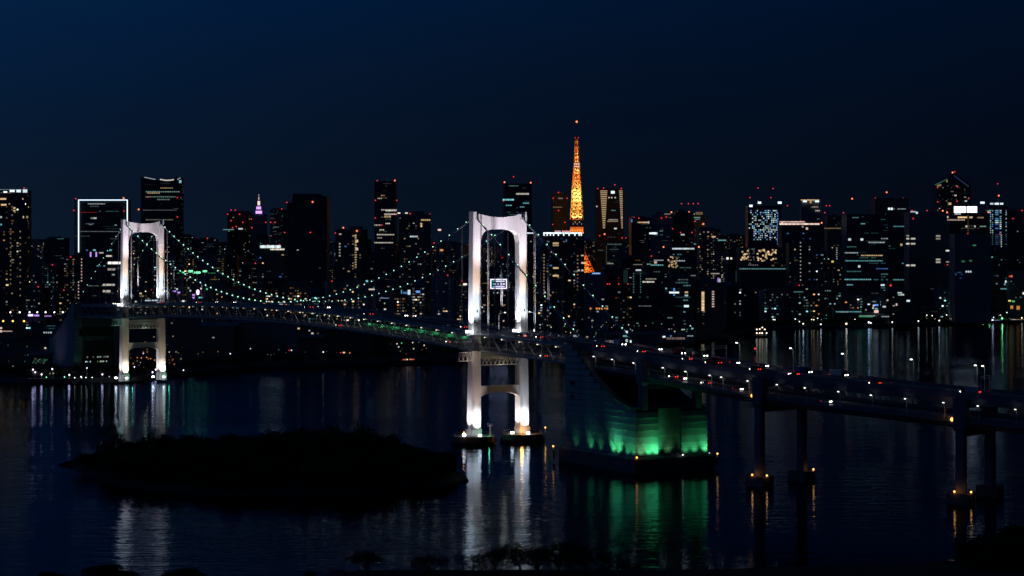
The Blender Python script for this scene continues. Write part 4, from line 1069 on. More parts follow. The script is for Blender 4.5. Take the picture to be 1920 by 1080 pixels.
B(943, 997, 345, 3600, 'tall tower with teal floor strips rising behind the near bridge tower', 'office', .30, 'tttG', yaw=.08, fac=3, roof='none', bright=1.0, reds=[(946, 342, 1), (995, 343, 1), (963, 332), (944, 377)],
  marks=strip(969, 992, 363.5, 3, 'w', .9, 2.8, 3) + strip(944, 964, 374.5, 3, 't', 1.4, 2.6, 3) + strip(950, 960, 385, 4, 't', 1) + strip(982, 992, 381, 4, 't', .8) + strip(976, 984, 388, 3, 't', .7))
B(1034, 1064, 364, 4700, 'slim dark block with a red beacon just left of the orange tower', 'office', .12, 'GGy', yaw=.1, fac=1, reds=[(1047, 361), (1037, 372), (1063, 372), (1047, 395), (1036, 421), (1059, 417)], marks=strip(1048, 1054, 372, 3, 'w', .5) + strip(1038, 1055, 388.5, 3, 'y', .3))
B(1019, 1095, 438, 2650, 'broad apartment block with a white comb of light along its roof edge', 'resi', .17, 'yywWbp', yaw=0, fac=1, roof='none', nm='apartment_building',
  marks=strip(1020, 1092, 437.0, 2.4, 'W', 2.2, 2.5, 2.4) + [(x, 440, 2.2, 4, 'W', 2) for x in (1020, 1026, 1032, 1038, 1047, 1057, 1067, 1078, 1086, 1090)] + [(1042, 456, 11, 3, 'y', .9), (1042, 460, 11, 3, 'y', .6), (1042, 502.5, 10, 3, 'y', 1.1), (1042, 517, 11, 3, 'y', 1.2), (1034, 471, 2, 5, 'p', 1), (1062, 451, 2, 4, 'b', .8),
     (1093, 493, 6, 3, 'p', 1.3), (1092, 479, 5, 2.4, 'w', .8), (1092, 507, 4, 3, 'w', 1), (1085, 507, 4, 3, 'w', .9)] + col(1006 + 14, 478, 560, 6, 'y', .5, 2.4, 2.4) + col(1083, 480, 545, 7, 'y', .4, 2.4, 2.4), reds=[(1042, 436.6, 1), (1092, 436.6, 1)])
B(988, 1005, 437, 2700, 'narrow apartment slab with a white lit roof edge right of the near tower leg', 'resi', .2, 'yyw', yaw=0, fac=1, roof='none', ledges=False, marks=strip(989, 1000, 437, 2.4, 'W', 1.6, 2.4, 2) + col(1006 - 3, 478, 545, 6, 'y', .6, 2.4, 2.6))
B(1117, 1169, 355, 4800, 'tower with two ladders of yellow lights, right of the orange tower', 'office', .10, 'GW', yaw=0, fac=1, roof='none', reds=[(1120, 354), (1131, 353), (1152, 347), (1164, 354)], bright=.8,
  marks=[(1132 + i * .02, 358 + 3.45 * i, 13 - i * .45, 1.7, 'y', .8) for i in range(21)] + [(1164 + i * .12, 358 + 3.45 * i, 6.5 - i * .2, 1.7, 'y', .8) for i in range(21)]
  + [(1149, 360.5, 7, 5, 'W', 1.7), (1142, 370.5, 2.4, 2.4, 'w', 1), (1147, 370.5, 2.4, 2.4, 'w', 1), (1153.5, 370.5, 2.4, 2.4, 'w', 1), (1119, 387, 2.4, 2.4, 'w', 1), (1150, 394.5, 8, 1.4, 't', .5)] + strip(1142, 1158, 412, 3, 'w', .7) + strip(1140, 1158, 415, 3, 'y', .6) + [(1154, 428.5, 5, 2.6, 'w', 1.2), (1166, 408, 2.4, 4, 'y', 1)])
for k, (xx, yy) in enumerate(((1131, 430), (1167, 430))): pass
B(1134, 1172, 455, 3700, 'grey framed slab below the yellow ladder tower', 'office', .28, 'GGw', yaw=0, fac=0, roof='none', bright=.55, marks=strip(1140, 1166, 458, 3, 'G', .3) + col(1137, 462, 495, 3, 'y', .15, 1.5, 1.5) + strip(1140, 1150, 494, 3, 'w', .6), reds=[(1124, 442), (1133, 439, 1), (1166, 446), (1173, 446)])
B(1096, 1134, 512, 2600, 'low dark block carrying a small blue white sign by the orange tower foot', 'resi', .10, 'WGw', yaw=.0, fac=0, roof='none', marks=strip(1111, 1125, 512.6, 1.7, 'b', 1.2, 1.8, 3.2) + strip(1112, 1124, 512.6, 2.2, 'W', 1.4, 1.1, 1.3))
B(1134, 1180, 504, 2800, 'dark teal tinted block right of the small blue sign', 'resi', .05, 'tWr', yaw=-.2, fac=3, reds=[(1138, 532), (1142, 532), (1159, 532), (1176, 532)], marks=[(1173, 519, 8, 24, 't', .035)])
B(1180, 1220, 408, 4300, 'dark block with red lamps on its roof, first right of the ladder tower', 'office', .25, 'GwG', yaw=.1, fac=1, reds=[(1188, 408), (1197, 409)], marks=[(1184.5, 414, 2.2, 6, 'b', .9)] + strip(1197, 1216, 417, 3, 'y', 1, 2.8, 2.4) + [(1226 - 10, 417, 3, 4, 'W', .8), (1226, 417, 3, 4, 'W', 1)])
B(1220, 1262, 402, 4100, 'dark block with a grey lit roof edge and red beacons, skyline centre right', 'office', .2, 'GyG', yaw=-.1, fac=0, reds=[(1239, 409), (1248, 407), (1258, 398, 1)], marks=strip(1247, 1257, 401.3, 3, 'w', .35, 3, 1.6) + strip(1219, 1233, 437.5, 3, 'W', 1.9, 3, 3.2))
B(1263, 1300, 398, 4100, 'dark block right of a beacon pair, with red dots down its front', 'office', .15, 'GyG', yaw=.1, fac=1, reds=[(1291, 398, 1), (1260, 429), (1277, 382), (1290, 382), (1299, 382), (1308, 382), (1275, 436), (1296, 436)])
B(1300, 1322, 400, 4500, 'slim tower with a brown lit roof box', 'office', .3, 'GtG', yaw=0, fac=2, marks=[(1311, 400, 13, 5, 'y', .22), (1299, 401.5, 6, 2.4, 'W', 1.1), (1306, 408, 14, 2, 'G', .7)], reds=[(1302, 415), (1318, 420, 1), (1297, 429)])
B(1306, 1350, 430, 3600, 'apartment block with a grid of warm lights right of the brown roof box', 'resi', .25, 'yywW', yaw=.1, fac=2, marks=[(1338, 444, 7, 2.4, 'y', 1.2), (1280, 440, 7, 2.4, 'W', 1)] + strip(1348, 1361, 450.5, 3, 't', .9, 2.6, 2))
B(1255, 1305, 463, 3000, 'dark office block topped by a white strip of windows, centre right', 'office', .32, 'WtGo', yaw=0, fac=1, roof='none', bright=1.1, reds=[(1243, 463, 1), (1309, 463, 1)], marks=strip(1262, 1301, 466.3, 3.2, 'W', 1.2, 3, 2.8) + [(1252 + R.uniform(0, 20), 481 + R.uniform(0, 22), 2.4, 2.4, 'y', R.uniform(.5, 1.4)) for _ in range(26)] + strip(1268, 1284, 489, 3, 'W', .9))
B(1208, 1252, 478, 3100, 'dark block with white and teal floors left of the white strip block', 'office', .3, 'GtWp', yaw=.1, fac=1, marks=[(1229, 492, 5, 4, 'p', 1), (1235, 488, 18, 1.6, 'W', .6)] + strip(1222, 1244, 497, 4, 't', 1.0), reds=[(1220, 480)])
B(1186, 1236, 515, 2700, 'low block with a row of white windows beneath dark floors, centre right', 'office', .14, 'WWt', yaw=0, fac=3, marks=[(1197, 506.5, 10, 2.6, 'W', 1.2)] + strip(1206, 1226, 528.5, 2.8, 'w', 1.3, 2, 2.6) + strip(1212, 1232, 523, 3.4, 'w', .6) + col(1188, 513, 550, 5, 't', .5, 1.6, 2) + col(1201, 513, 550, 5, 't', .4, 1.6, 2))
B(1240, 1306, 520, 2700, 'dark block with short teal strips in rows, centre right', 'office', .34, 'tGWt', yaw=-.1, fac=3, marks=[(1264, 548.5, 18, 3, 'W', 1.8), (1264, 543, 3, 5, 'b', 1.3), (1264, 553, 3, 3, 'b', 1.2), (1249, 541, 3, 3, 't', 1), (1287, 548, 6, 3, 'y', 1), (1287, 554, 6, 3, 'W', .9), (1287, 574, 9, 4, 'W', 1.5)])
B(1305, 1356, 530, 2700, 'dark block with a tall orange ladder of stairwell lights', 'resi', .06, 'yw', yaw=0, fac=2, marks=col(1318, 548, 582, 2.8, 'y', 1.5, 5, 2.2) + col(1337, 547, 579, 4.6, 'p', 1.1, 4, 2.4))
B(1357, 1400, 535, 2780, 'low block with sparse warm windows right of the orange ladder', 'resi', .15, 'yWwo', yaw=.1, fac=1)
B(1360, 1402, 470, 3200, 'dark block left of the golden lit terrace', 'office', .12, 'GWy', yaw=.1, fac=1, marks=[(1364, 484.5, 4, 4, 'w', 1.7), (1371, 484.5, 3.4, 3.4, 'w', 1.4), (1382, 519, 4, 22, 't', .5), (1347, 525, 4, 8, 'v', .9), (1349, 526, 4, 6, 'W', .9), (1341, 513, 16, 2.2, 'w', .5)], reds=[(1385, 487)])
B(1400, 1462, 386, 3300, 'tower sparkling with a dense pattern of blue white lights', 'office', .01, 'W', yaw=0, fac=3, roof='none', reds=[(1404, 371), (1419, 353), (1447, 354), (1443, 371), (1474, 386)],
  marks=[(1408, 386, 6, 4, 'W', 2), (1424, 380, 6, 4, 'W', 2), (1462, 380, 7, 4, 'W', 2)] + [(1405 + 3.0 * i, 395 + 3.6 * j, 1.7, 1.9, R.choice('WWWtb'), R.uniform(.5, 1.7)) for i in range(18) for j in range(16)
         if R.random() < (.75 if (i > 9 or j > 6) else .3) * (1 if j < 12 else .5) and not (i < 3 and j > 9)] + col(1458, 400, 458, 5.2, 'b', 1.1, 2, 3))
o_g = B(1384, 1476, 464, 2950, 'wide low complex with golden lights on its terraces', 'resi', .02, 'y', yaw=0, fac=1, roof='none', marks=[(1389 + R.uniform(0, 14), 468 + R.uniform(0, 20), 3, 3, 'y', R.uniform(.8, 2)) for _ in range(12)] + [(1420 + R.uniform(0, 38), 467 + R.uniform(0, 22), 3, 2.6, 'y', R.uniform(.5, 1.8)) for _ in range(36)]
  + strip(1404, 1420, 497, 4, 'W', .25, 2, 2) + strip(1388, 1478, 504, 3.4, 't', .5, 3, 2) + [(1403 + R.uniform(0, 12), 466 + R.uniform(0, 30), 1.6, 2, 'W', R.uniform(.05, .3)) for _ in range(22)])
B(1498, 1540, 374, 4000, 'tapered tower with a golden roof line and two white lamps', 'office', .08, 'wG', yaw=0, fac=0, roof='none', taper=.16, marks=strip(1503, 1536, 375, 2.6, 'y', 1.1, 2.6, 1.8) + [(1509, 377.5, 7, 3, 'W', 2), (1532, 377.5, 7, 3, 'W', 2)] + strip(1524, 1535, 388, 3, 'w', .5) + strip(1530, 1538, 395, 3, 'w', .8) + [(1520, 378, 4, 6, 'y', .7)], reds=[(1544, 399), (1547, 386), (1553, 386)])
B(1462, 1541, 420, 3100, 'dark broad block with a string of pink white lamps along its roof', 'resi', .04, 'ywWb', yaw=0, fac=1, roof='none', marks=strip(1463, 1508, 416, 3, 'p', 1.3, 2.8, 2.2) + strip(1463, 1537, 420, 3, 'p', 1.6, 2.8, 2.8) + [(1513, 428.5, 4, 4, 'p', 1.2), (1505, 425, 3, 3, 'w', .6)], reds=[(1463, 419, 1), (1498, 415), (1537, 418, 1)])
B(1476, 1540, 455, 2900, 'apartment block with a checkered ladder of peach lights at its foot', 'resi', .15, 'ywWb', yaw=0, fac=1, marks=[(1499 + (3 if i % 2 else 0), 546 + 2.6 * i, 2.6, 2, 'p', 1.5) for i in range(17)] + [(1502 - 3 * (i % 2), 547 + 2.6 * i, 2.4, 1.8, 'p', .6) for i in range(17)] + col(1501, 455, 532, 7, 'w', .6))
B(1547, 1580, 404, 3500, 'slim block with a brownish lit roof terrace beside the pink lamps', 'resi', .22, 'yGG', yaw=.1, fac=2, reds=[(1580, 399), (1584, 426)], marks=strip(1547, 1575, 428, 4, 'y', .3, 4, 1.6) + [(1561, 490.5, 4, 3.4, 'Y', 1.2)] + col(1569, 465, 488, 4, 'W', .5) + col(1563, 524, 556, 4, 'G', .6, 1.6, 2) + col(1571, 528, 556, 5, 'y', .3, 1.6, 2))
B(1583, 1660, 402, 2900, 'wide tower banded by many bluish office floors', 'office', .42, 'tttbW', yaw=0, fac=3, roof='none', bright=.8, reds=[(1594, 373, 1)], marks=[(1593, 449, 5, 4, 'W', 1.2), (1616, 449, 5, 4, 'W', 1.3), (1611, 499.5, 4, 4, 'W', 1.2), (1655, 534.5, 7, 3, 'W', 1.4)] + strip(1585, 1610, 474, 3.2, 'W', .7) + strip(1616, 1655, 479, 3.4, 'y', 1.0) + strip(1630, 1658, 454.6, 3.4, 'W', .8) + strip(1586, 1655, 489, 3.4, 't', .6)
  + strip(1585, 1632, 524, 3.6, 't', .9) + strip(1589, 1600, 534, 3, 't', .9) + [(1618, 419.5, 8, 2, 't', .6), (1604, 408, 12, 1.6, 't', .35)])
B(1637, 1700, 372, 3200, 'tall black tower with one dotted green line down its edge', 'office', .05, 'tW', yaw=0, fac=1, roof='none', reds=[(1638, 372), (1659, 361, 1), (1690, 373, 1), (1639, 426), (1700, 426)], marks=[(1667, 391.5, 3.6, 4, 'W', 1.8), (1672, 391.5, 3.6, 4, 'W', 1.8), (1690, 459, 4, 4, 'y', .8)] + col(1660.5, 402, 560, 4.6, 'g', .45, 1.2, 2) + strip(1676, 1698, 424.5, 3, 't', .5) + [(1670, 535, 3, 4, 'r', 1.4), (1669, 540, 3, 3, 'g', 1.4)] + strip(1676, 1704, 524.5, 4, 't', .7))
B(1700, 1768, 398, 3000, 'broad dark block with paired square windows, right of the green dotted line', 'office', .01, 'w', yaw=0, fac=0, roof='none', reds=[(1706, 395), (1707, 410), (1771, 496), (1734, 395)], marks=[(1712, 397, 10, 2.4, 'W', .8), (1719, 399, 3.6, 3.6, 'W', 1.3)] + [(x, y, w_, 3, 'w', b_) for (x, y, w_, b_) in ((1702, 442, 5, .4), (1702, 447.5, 5, .9), (1712, 447.5, 8, .9), (1702, 457, 6, 1.2), (1712, 457, 8, .8), (1702, 497.5, 6, 1.2), (1712, 497.5, 8, 1), (1759, 442.5, 8, .5), (1759, 447.5, 8, .4), (1759, 486.5, 8, .7), (1759, 491.5, 8, .7))])
B(1752, 1815, 326, 4200, 'tower with a pointed gable roof and a red beacon at its peak', 'resi', .16, 'yGGw', yaw=0, fac=1, roof='none', bright=.6, poly=[(0, 347), (.47, 326), (.53, 326), (1, 347)], reds=[(1782, 324, 1), (1753, 352), (1790, 351), (1753, 379), (1789, 378), (1811, 372), (1786, 322.5)],
  marks=[(1754 + i * 2, 346 - i * .9, 2, 1.3, 't', .28) for i in range(12)] + [(1790 + i * 2, 330 + i * 1.5, 2, 1.3, 'b', .25) for i in range(12)] + [(1759, 348, 4, 3, 'y', .5), (1763, 347, 3, 4, 'y', .4), (1775.5, 340, 2.5, 3, 'Y', .5), (1791.5, 366.5, 4, 2.6, 'p', 1), (1781, 382, 5, 4, 'y', 1), (1811, 377, 4, 2.4, 'W', 1)])
o_b = B(1775, 1850, 400, 3100, 'block topped by two blazing white billboards and amber windows', 'office', .03, 'w', yaw=0, fac=1, roof='none', reds=[(1763, 395.5, 1), (1771, 398.5, 1), (1816, 397.5, 1), (1848, 398, 1)],
  marks=strip(1797, 1814, 407.5, 3, 'y', 1.4, 2.6, 3) + strip(1777, 1808, 412.3, 2.8, 'p', .8, 2, 2.4) + strip(1819, 1824, 407.5, 3, 'y', 1.2, 2.6, 3) + strip(1834, 1845, 408, 3, 'y', .4, 2.6, 2.6) + strip(1791, 1801, 401, 3, 'W', 1.2, 2.4, 2.4) + [(1777, 407, 2.4, 3.4, 'w', 1), (1812, 424.5, 3, 3.4, 'w', 1), (1828, 424.5, 2.4, 3.4, 'w', .9)] + strip(1838, 1848, 424.5, 2.4, 'G', 1) + strip(1773, 1783, 470, 3.4, 'w', 1.6, 2.8, 3) + col(1815, 404, 470, 4, 'y', .2, 1.2, 1.8) + strip(1772, 1780, 491, 4, 'w', .7))
m = MB(); YB = o_b[0].location.y - o_b[3] + 2
for (xa, xb) in ((1789, 1811.5), (1813.5, 1832)):
    m.box(wx(xa, YB), YB, wz(398.6, YB), wx(xb, YB), YB + 1, wz(387, YB), c=(1.7, 1.8, 1.9))
obj('billboard_panel', m, LIT, o_b[0])
m = MB()
for xa in range(1791, 1833, 6): m.bar((wx(xa, YB), YB + 1.4, wz(400, YB) - 2), (wx(xa, YB), YB + 1.4, wz(388, YB)), .3)
obj('billboard_frame', m, DECKSTEEL, o_b[0])
B(1850, 1888, 386, 3300, 'blue tower with a dotted window grid near the right edge', 'office', .02, 'b', yaw=0, fac=3, roof='none', reds=[(1868, 345), (1870, 367, 1), (1886, 387)], marks=[(1842, 380, 8, 4, 'W', 1.7), (1858, 382, 3, 3, 'W', 1.3), (1861, 382, 3, 3, 'W', 1.3), (1869, 382, 8, 3.4, 'W', 1.7), (1878, 382, 6, 3.4, 'W', 1.5)]
  + [(x, 395 + 3.7 * j, w_, 2.2, R.choice('bttW'), R.uniform(.4, 1.3) * (1 if j < 12 else .15)) for (x, w_) in ((1851, 2), (1856, 4), (1861, 1.8), (1869, 6), (1876, 3), (1886.5, 1.8)) for j in range(18) if R.random() < .85] + col(1877.5, 441, 464, 4.2, 'W', .9, 1.4, 2.4))
B(1785, 1852, 439, 2850, 'pale slab with long horizontal louvres, below the white billboards', 'office', .0, 'g', yaw=0, fac=0, roof='none', reds=[(1810, 439), (1870, 439)], marks=[(1827, 460, 6, 2.4, 'g', .35), (1806, 490, 6, 3, 'g', .25), (1820, 489, 5, 3, 'g', .25), (1812, 509.3, 2.6, 3, 'W', 1.3), (1816, 509.3, 2.6, 3, 'W', 1.3), (1820, 509.3, 2.6, 3, 'W', 1.2)] + [(1790 + R.uniform(0, 15), 510 + R.uniform(0, 12), 3, 2, 'b', .2) for _ in range(8)], fl=1.9)
B(1890, 1935, 396, 3300, 'unlit dark tower at the right edge with two red beacons', 'resi', .02, 'W', yaw=0, fac=1, reds=[(1913, 395), (1895, 410)])
B(1890, 1932, 508, 2960, 'pale low building with a red sign at the right edge', 'resi', .05, 'WtG', yaw=0, fac=0, roof='none', marks=[(1895, 518, 6, 3.4, 'r', 1.2), (1897, 518, 2.4, 3, 'o', 1.2), (1893, 564, 5, 2.6, 'Y', 1.4), (1900, 565, 5, 2.6, 'g', 1), (1919, 550, 3, 4, 'w', 1.6), (1897, 576, 5, 6, 'o', .9), (1909, 577, 6, 7, 'o', .9)])
B(1855, 1890, 470, 2980, 'dark block with a bright teal strip near its base, right edge', 'resi', .05, 'Wtb', yaw=0, fac=1, marks=strip(1877, 1889, 541.5, 3, 't', .9) + [(1886, 528, 3, 4, 'W', 1.5), (1884, 533, 3, 3, 't', .8), (1889, 512, 2, 2, 'W', .8)])
B(1655, 1712, 545, 2830, 'low block with a bright cluster of white windows by the right shore', 'resi', .04, 'wy', yaw=0, fac=1, marks=[(1687, 549, 8, 2.4, 'W', 1), (1692, 552.5, 6, 3, 'W', 1), (1687, 553, 6, 2, 'W', .8), (1703, 564, 6, 3.4, 'W', 1.5), (1664, 563, 3, 3, 'p', 1), (1681, 571, 3, 4, 'p', 1.2), (1658, 575, 6, 3, 'W', 1.1), (1638, 573, 3, 3, 'w', 1.3), (1637, 577.5, 3, 3, 'w', 1.2), (1643, 572, 7, 3, 'b', 1.6), (1643, 579, 5, 3, 't', 1), (1643, 584, 8, 5, 'p', 1.4)])
# billboard building behind the near bridge tower
o_s = B(905, 962, 546, 2500, 'dark block behind the near tower carrying a framed lit board on its roof', 'resi', .14, 'ywWp', yaw=0, fac=1, roof='none', marks=[(926, 549, 2.4, 2.2, 'W', .6), (933, 549, 2.4, 2.2, 'W', .9), (942, 549, 2.6, 2.4, 'w', 1.1)])
ys = 2500 - o_s[3] + 1
def sbox(mb, xa, ya, xb, yb, y0, y1, c=None): mb.box(wx(xa, ys), y0, wz(yb, ys), wx(xb, ys), y1, wz(ya, ys), c=c)
sb = empty('rooftop_board', (wx(935, ys), ys, wz(546, ys)), 'framed information board with white and teal rows seen through the near tower', 'sign')
m = MB(); sbox(m, 919.5, 523.5, 950.5, 541.3, ys, ys + .8); obj('board', m, RUBBER, sb)
m = MB()
for (xa, ya, xb, yb) in ((919.2, 523, 950.8, 525), (919.2, 539.6, 950.8, 541.6), (919.2, 525, 921.4, 539.6), (948.6, 525, 950.8, 539.6)): sbox(m, xa, ya, xb, yb, ys - .5, ys - .05, c=(1.15, 1.1, 1.5))
obj('lit_frame', m, LIT, sb)
m = MB()
for (xa, ya, xb, yb, c_) in ((923.7, 526.4, 928, 528.4, (.05, .5, .5)), (929, 526.2, 946, 528.6, (.8, .9, 1.2)), (923.7, 531.2, 926, 533.4, (.1, .6, .75)), (927, 531, 930, 534, (.95, .95, 1.3)), (932.4, 531.2, 935.4, 533.8, (.5, .5, 1)), (938, 531, 941, 534, (.95, .95, 1.3)), (943.2, 531, 946.4, 534, (.9, .9, 1.2)),
                             (923.7, 536.3, 926, 538.2, (.1, .6, .75)), (927, 536.0, 946, 538.4, (.7, .7, 1.15))): sbox(m, xa, ya, xb, yb, ys - .2, ys - .05, c=c_)
obj('lit_row', m, LIT, sb)
m = MB()
for xa in (923, 935, 947): m.bar((wx(xa, ys), ys + 1.2, wz(547, ys)), (wx(xa, ys), ys + 1.2, wz(526, ys)), .35)
obj('support', m, DECKSTEEL, sb)
# roof lettering on the white comb block
m = MB(); yl = 2650 - 20
o_ = empty('roof_lettering', (wx(1055, yl), yl, wz(437, yl)), 'small pinkish roof lettering above the white comb of light', 'sign')
x = 1040.5
for i in range(13):
    w_ = 2.0
    if i != 5: m.box(wx(x, yl), yl - .4, wz(434.8, yl), wx(x + w_ * .8, yl), yl, wz(432.8 if i % 3 else 432.2, yl), c=(.8, .5, .55) if i < 5 else (1.1, .45, .5))
    x += 2.25
obj('letter', m, LIT, o_)
obj('letter_rail', MB().bar((wx(1040, yl), yl + .3, wz(435.4, yl)), (wx(1070, yl), yl + .3, wz(435.4, yl)), .3), DECKSTEEL, o_)

# fillers: ordinary blocks that make up the rest of the skyline
def fill(x0, x1, rowname, Yr, yr, wr, dens, low, skip=()):
    x = x0; i = 0; out = []
    while x < x1:
        w_ = R.uniform(*wr); out.append((x, x + w_)); x += w_ * R.uniform(.82, 1.12)
    for (a, b_) in out:
        mid = (a + b_) / 2
        if any(s0 < mid < s1 for s0, s1 in skip): continue
        i += 1; st = R.choice(['resi', 'resi', 'office']); Y = R.uniform(*Yr); Y = max(Y, shore_y(mid) + 90)
        yt = R.uniform(*yr)
        pal = R.choice(['yywW', 'wWt', 'yyw', 'tGW', 'wwyo'])
        reds = [(mid + R.uniform(-8, 8), yt - 1.5)] if R.random() < .2 else []
        look = {'yywW': 'warm and white lit', 'wWt': 'cool white lit', 'yyw': 'warm lit', 'tGW': 'faint teal lit', 'wwyo': 'amber speckled'}[pal]
        B(a, b_, yt, Y, '%s block from left in the %s, %s' % (nth(i), rowname, look), st, dens * R.uniform(.4, 1.5), pal, fac=R.randrange(4), reds=reds, low=low, nm=R.choice(['office_building', 'apartment_building']))
fill(50, 1910, 'far skyline row', (4600, 6200), (438, 462), (22, 48), .26, 1, skip=((140, 245),))
fill(45, 1905, 'middle city row', (3400, 4000), (470, 505), (26, 52), .34, 1, skip=((1078, 1140),))
fill(50, 905, 'near row left of the tower', (2500, 2900), (515, 552), (28, 56), .23, 2.4, skip=((140, 240),))
fill(1000, 1900, 'near row right of the tower', (2750, 3050), (535, 566), (28, 56), .2, 2.2, skip=((1050, 1075),))
fill(330, 900, 'waterfront row behind the main span', (2120, 2350), (588, 622), (40, 80), .03, 1.5)

# ------------------------------------------------------------------ orange lit lattice tower
TY = 4400.0; TX = wx(1081.3, TY); tt = empty('lattice_tower', (TX, TY, 3), 'tall tapering lattice tower floodlit orange and yellow, the highest landmark', 'tower')
prof = [(3, 45), (20, 41), (47, 33.5), (64, 25), (82, 16.5), (104, 13.6), (126, 12.4), (150, 12.2), (157, 12.4), (180, 10.6), (205, 9.4), (227, 8.0), (243, 6.9), (255, 6.6), (265, 4.9), (300, 3.9), (317, 2.8)]
def hwz(z):
    for (z0, a), (z1, b_) in zip(prof, prof[1:]):
        if z0 <= z <= z1: return a + (b_ - a) * (z - z0) / (z1 - z0)
    return prof[-1][1]
_hw = hwz
def hwz(z): return _hw(z) * .76
cr_, sr_ = math.cos(.5), math.sin(.5)
def TP(x, y, z): return Vector((TX + x * cr_ - y * sr_, TY + x * sr_ + y * cr_, z))
levels = [3, 16, 30, 44, 56, 68, 80, 92, 104, 115, 126, 137, 147, 157, 167, 177, 187, 197, 207, 217, 227, 236, 245, 254, 262, 270, 280, 290, 300, 309, 317]
CC = [(1, 1), (-1, 1), (-1, -1), (1, -1)]
for (za, zb_, mt) in ((3, 104, 0), (104, 157, 0), (157, 227, 1), (227, 317, 0)):
    m = MB(); lv = [z for z in levels if za <= z <= zb_]
    for z0, z1 in zip(lv, lv[1:]):
        a, b_ = hwz(z0), hwz(z1); th = max(.45, a * .07)
        for i in range(4):
            c0, c1 = CC[i], CC[(i + 1) % 4]
            p0, p1, q0_, q1_ = TP(c0[0] * a, c0[1] * a, z0), TP(c1[0] * a, c1[1] * a, z0), TP(c0[0] * b_, c0[1] * b_, z1), TP(c1[0] * b_, c1[1] * b_, z1)
            m.bar(p0, q0_, th, 4); m.bar(p0, q1_, th * .6, 4); m.bar(p1, q0_, th * .6, 4); m.bar(q0_, q1_, th * .55, 4)
            if z0 < 90: m.bar((p0 + p1) / 2, q0_, th * .4, 4); m.bar((p0 + p1) / 2, q1_, th * .4, 4)
    obj('lattice', m, [CORANGE, TOWHITE][0 if mt == 0 else 1], tt)
m = MB(); m.box(TX - 13, TY - 13, 137, TX + 13, TY + 13, 149.5); obj('observation_deck', m, FACADES[1], tt)
m = MB()
for i in range(5): m.box(TX - 8.5 + i * 4.3, TY - 13.3, 144 if i % 2 else 140.5, TX - 7 + i * 4.3, TY - 13.0, 146 if i % 2 else 142, c=lit('w', .8))
w_ = obj('lit_window', m, LIT, tt); w_['kind'] = 'stuff'
m = MB()
for i in range(8):
    m.box(TX - 13 + i * 3.3, TY - 12.4, 124.5, TX - 10.4 + i * 3.3, TY - 12.0, 135, c=(.85, .16, .02)); m.box(TX - 12.6 + i * 3.3, TY - 12.9, 126, TX - 11.2 + i * 3.3, TY - 12.5, 130.5, c=(1.5, .5, .08))
obj('lit_panel', m, LIT, tt)
m = MB(); m.box(TX - 7, TY - 7, 255, TX + 7, TY + 7, 264.5); obj('upper_deck', m, TOWHITE, tt)
m = MB()
for z_ in (257, 262):
    for i in range(3): m.ball((TX - 4 + i * 4, TY - 7.4, z_), 1.5, 6, 4, c=(1.4, .75, .5))
w_ = obj('deck_lamp', m, LIT, tt); w_['kind'] = 'stuff'
m = MB(); m.bar((TX, TY, 317), (TX, TY, 334), .8, 6, .4); m.bar((TX, TY, 334), (TX, TY, 345), .4, 6, .25)
m.box(TX - 3.2, TY - 2, 312, TX + 3.2, TY + 2, 313.5); obj('antenna', m, CABLE, tt)
for (x, z, r_) in ((0, 347, 2.1), (-3.2, 314.6, 1.0), (3.2, 314.6, 1.0)): inst('beacon', beacon_me2 if z > 320 else beacon_me, tt, (TX + x, TY - 2.4, z), scale=(r_,) * 3)
# floodlights clamped to the lattice
m = MB(); fl_pts = []
for z, n_, r_, br in ((156, 7, 1.5, 2.6), (161, 5, 1.2, 1.6), (172, 3, 1.2, 1.4), (180, 4, 1.2, 1.6), (188, 5, 1.6, 2.6), (196, 5, 1.7, 3), (203, 4, 1.7, 3), (209, 4, 1.5, 2.4), (219, 3, 1.2, 1.4), (229, 3, 1.0, 1.2), (236, 2, 1.0, 1.1), (244, 5, 1.0, 1.6), (250, 3, 1.2, 1.8), (267, 2, 1.1, 1.8), (275, 2, 1.0, 1.8), (283, 2, .9, 1.3), (296, 1, .9, 1.0), (305, 1, .8, .8)):
    a = hwz(z) * 1.02
    for i in range(n_):
        x = -a + 2 * a * (i + .5) / n_ + R.uniform(-.5, .5); q_ = (TX + x, TY - a * 1.25 - 1, z + R.uniform(-1.5, 1.5))
        c = R.choice([(1, .62, .12), (1, .5, .08), (1, .72, .2)]); m.ball(q_, r_ * R.uniform(.7, 1.1), 6, 4, c=tuple(v * br * 1.5 for v in c))
for z, n_ in ((46, 12), (49, 12), (52, 11), (56, 10), (60, 8), (64, 7), (68, 6), (73, 4), (79, 3)):  # extra glow balls added low down to make the legs look bright orange
    a = hwz(z)
    for i in range(n_): m.ball((TX - a + 2 * a * (i + .5) / n_, TY - a * 1.2, z + R.uniform(-2, 2)), R.uniform(.8, 1.6), 6, 4, c=R.choice([(1.6, .65, .08), (1, .36, .03), (1.8, .9, .18)]))
w_ = obj('floodlight', m, LIT, tt); w_['kind'] = 'stuff'
ORG_C, YEL_C = (1, .36, .04), (1, .55, .10)
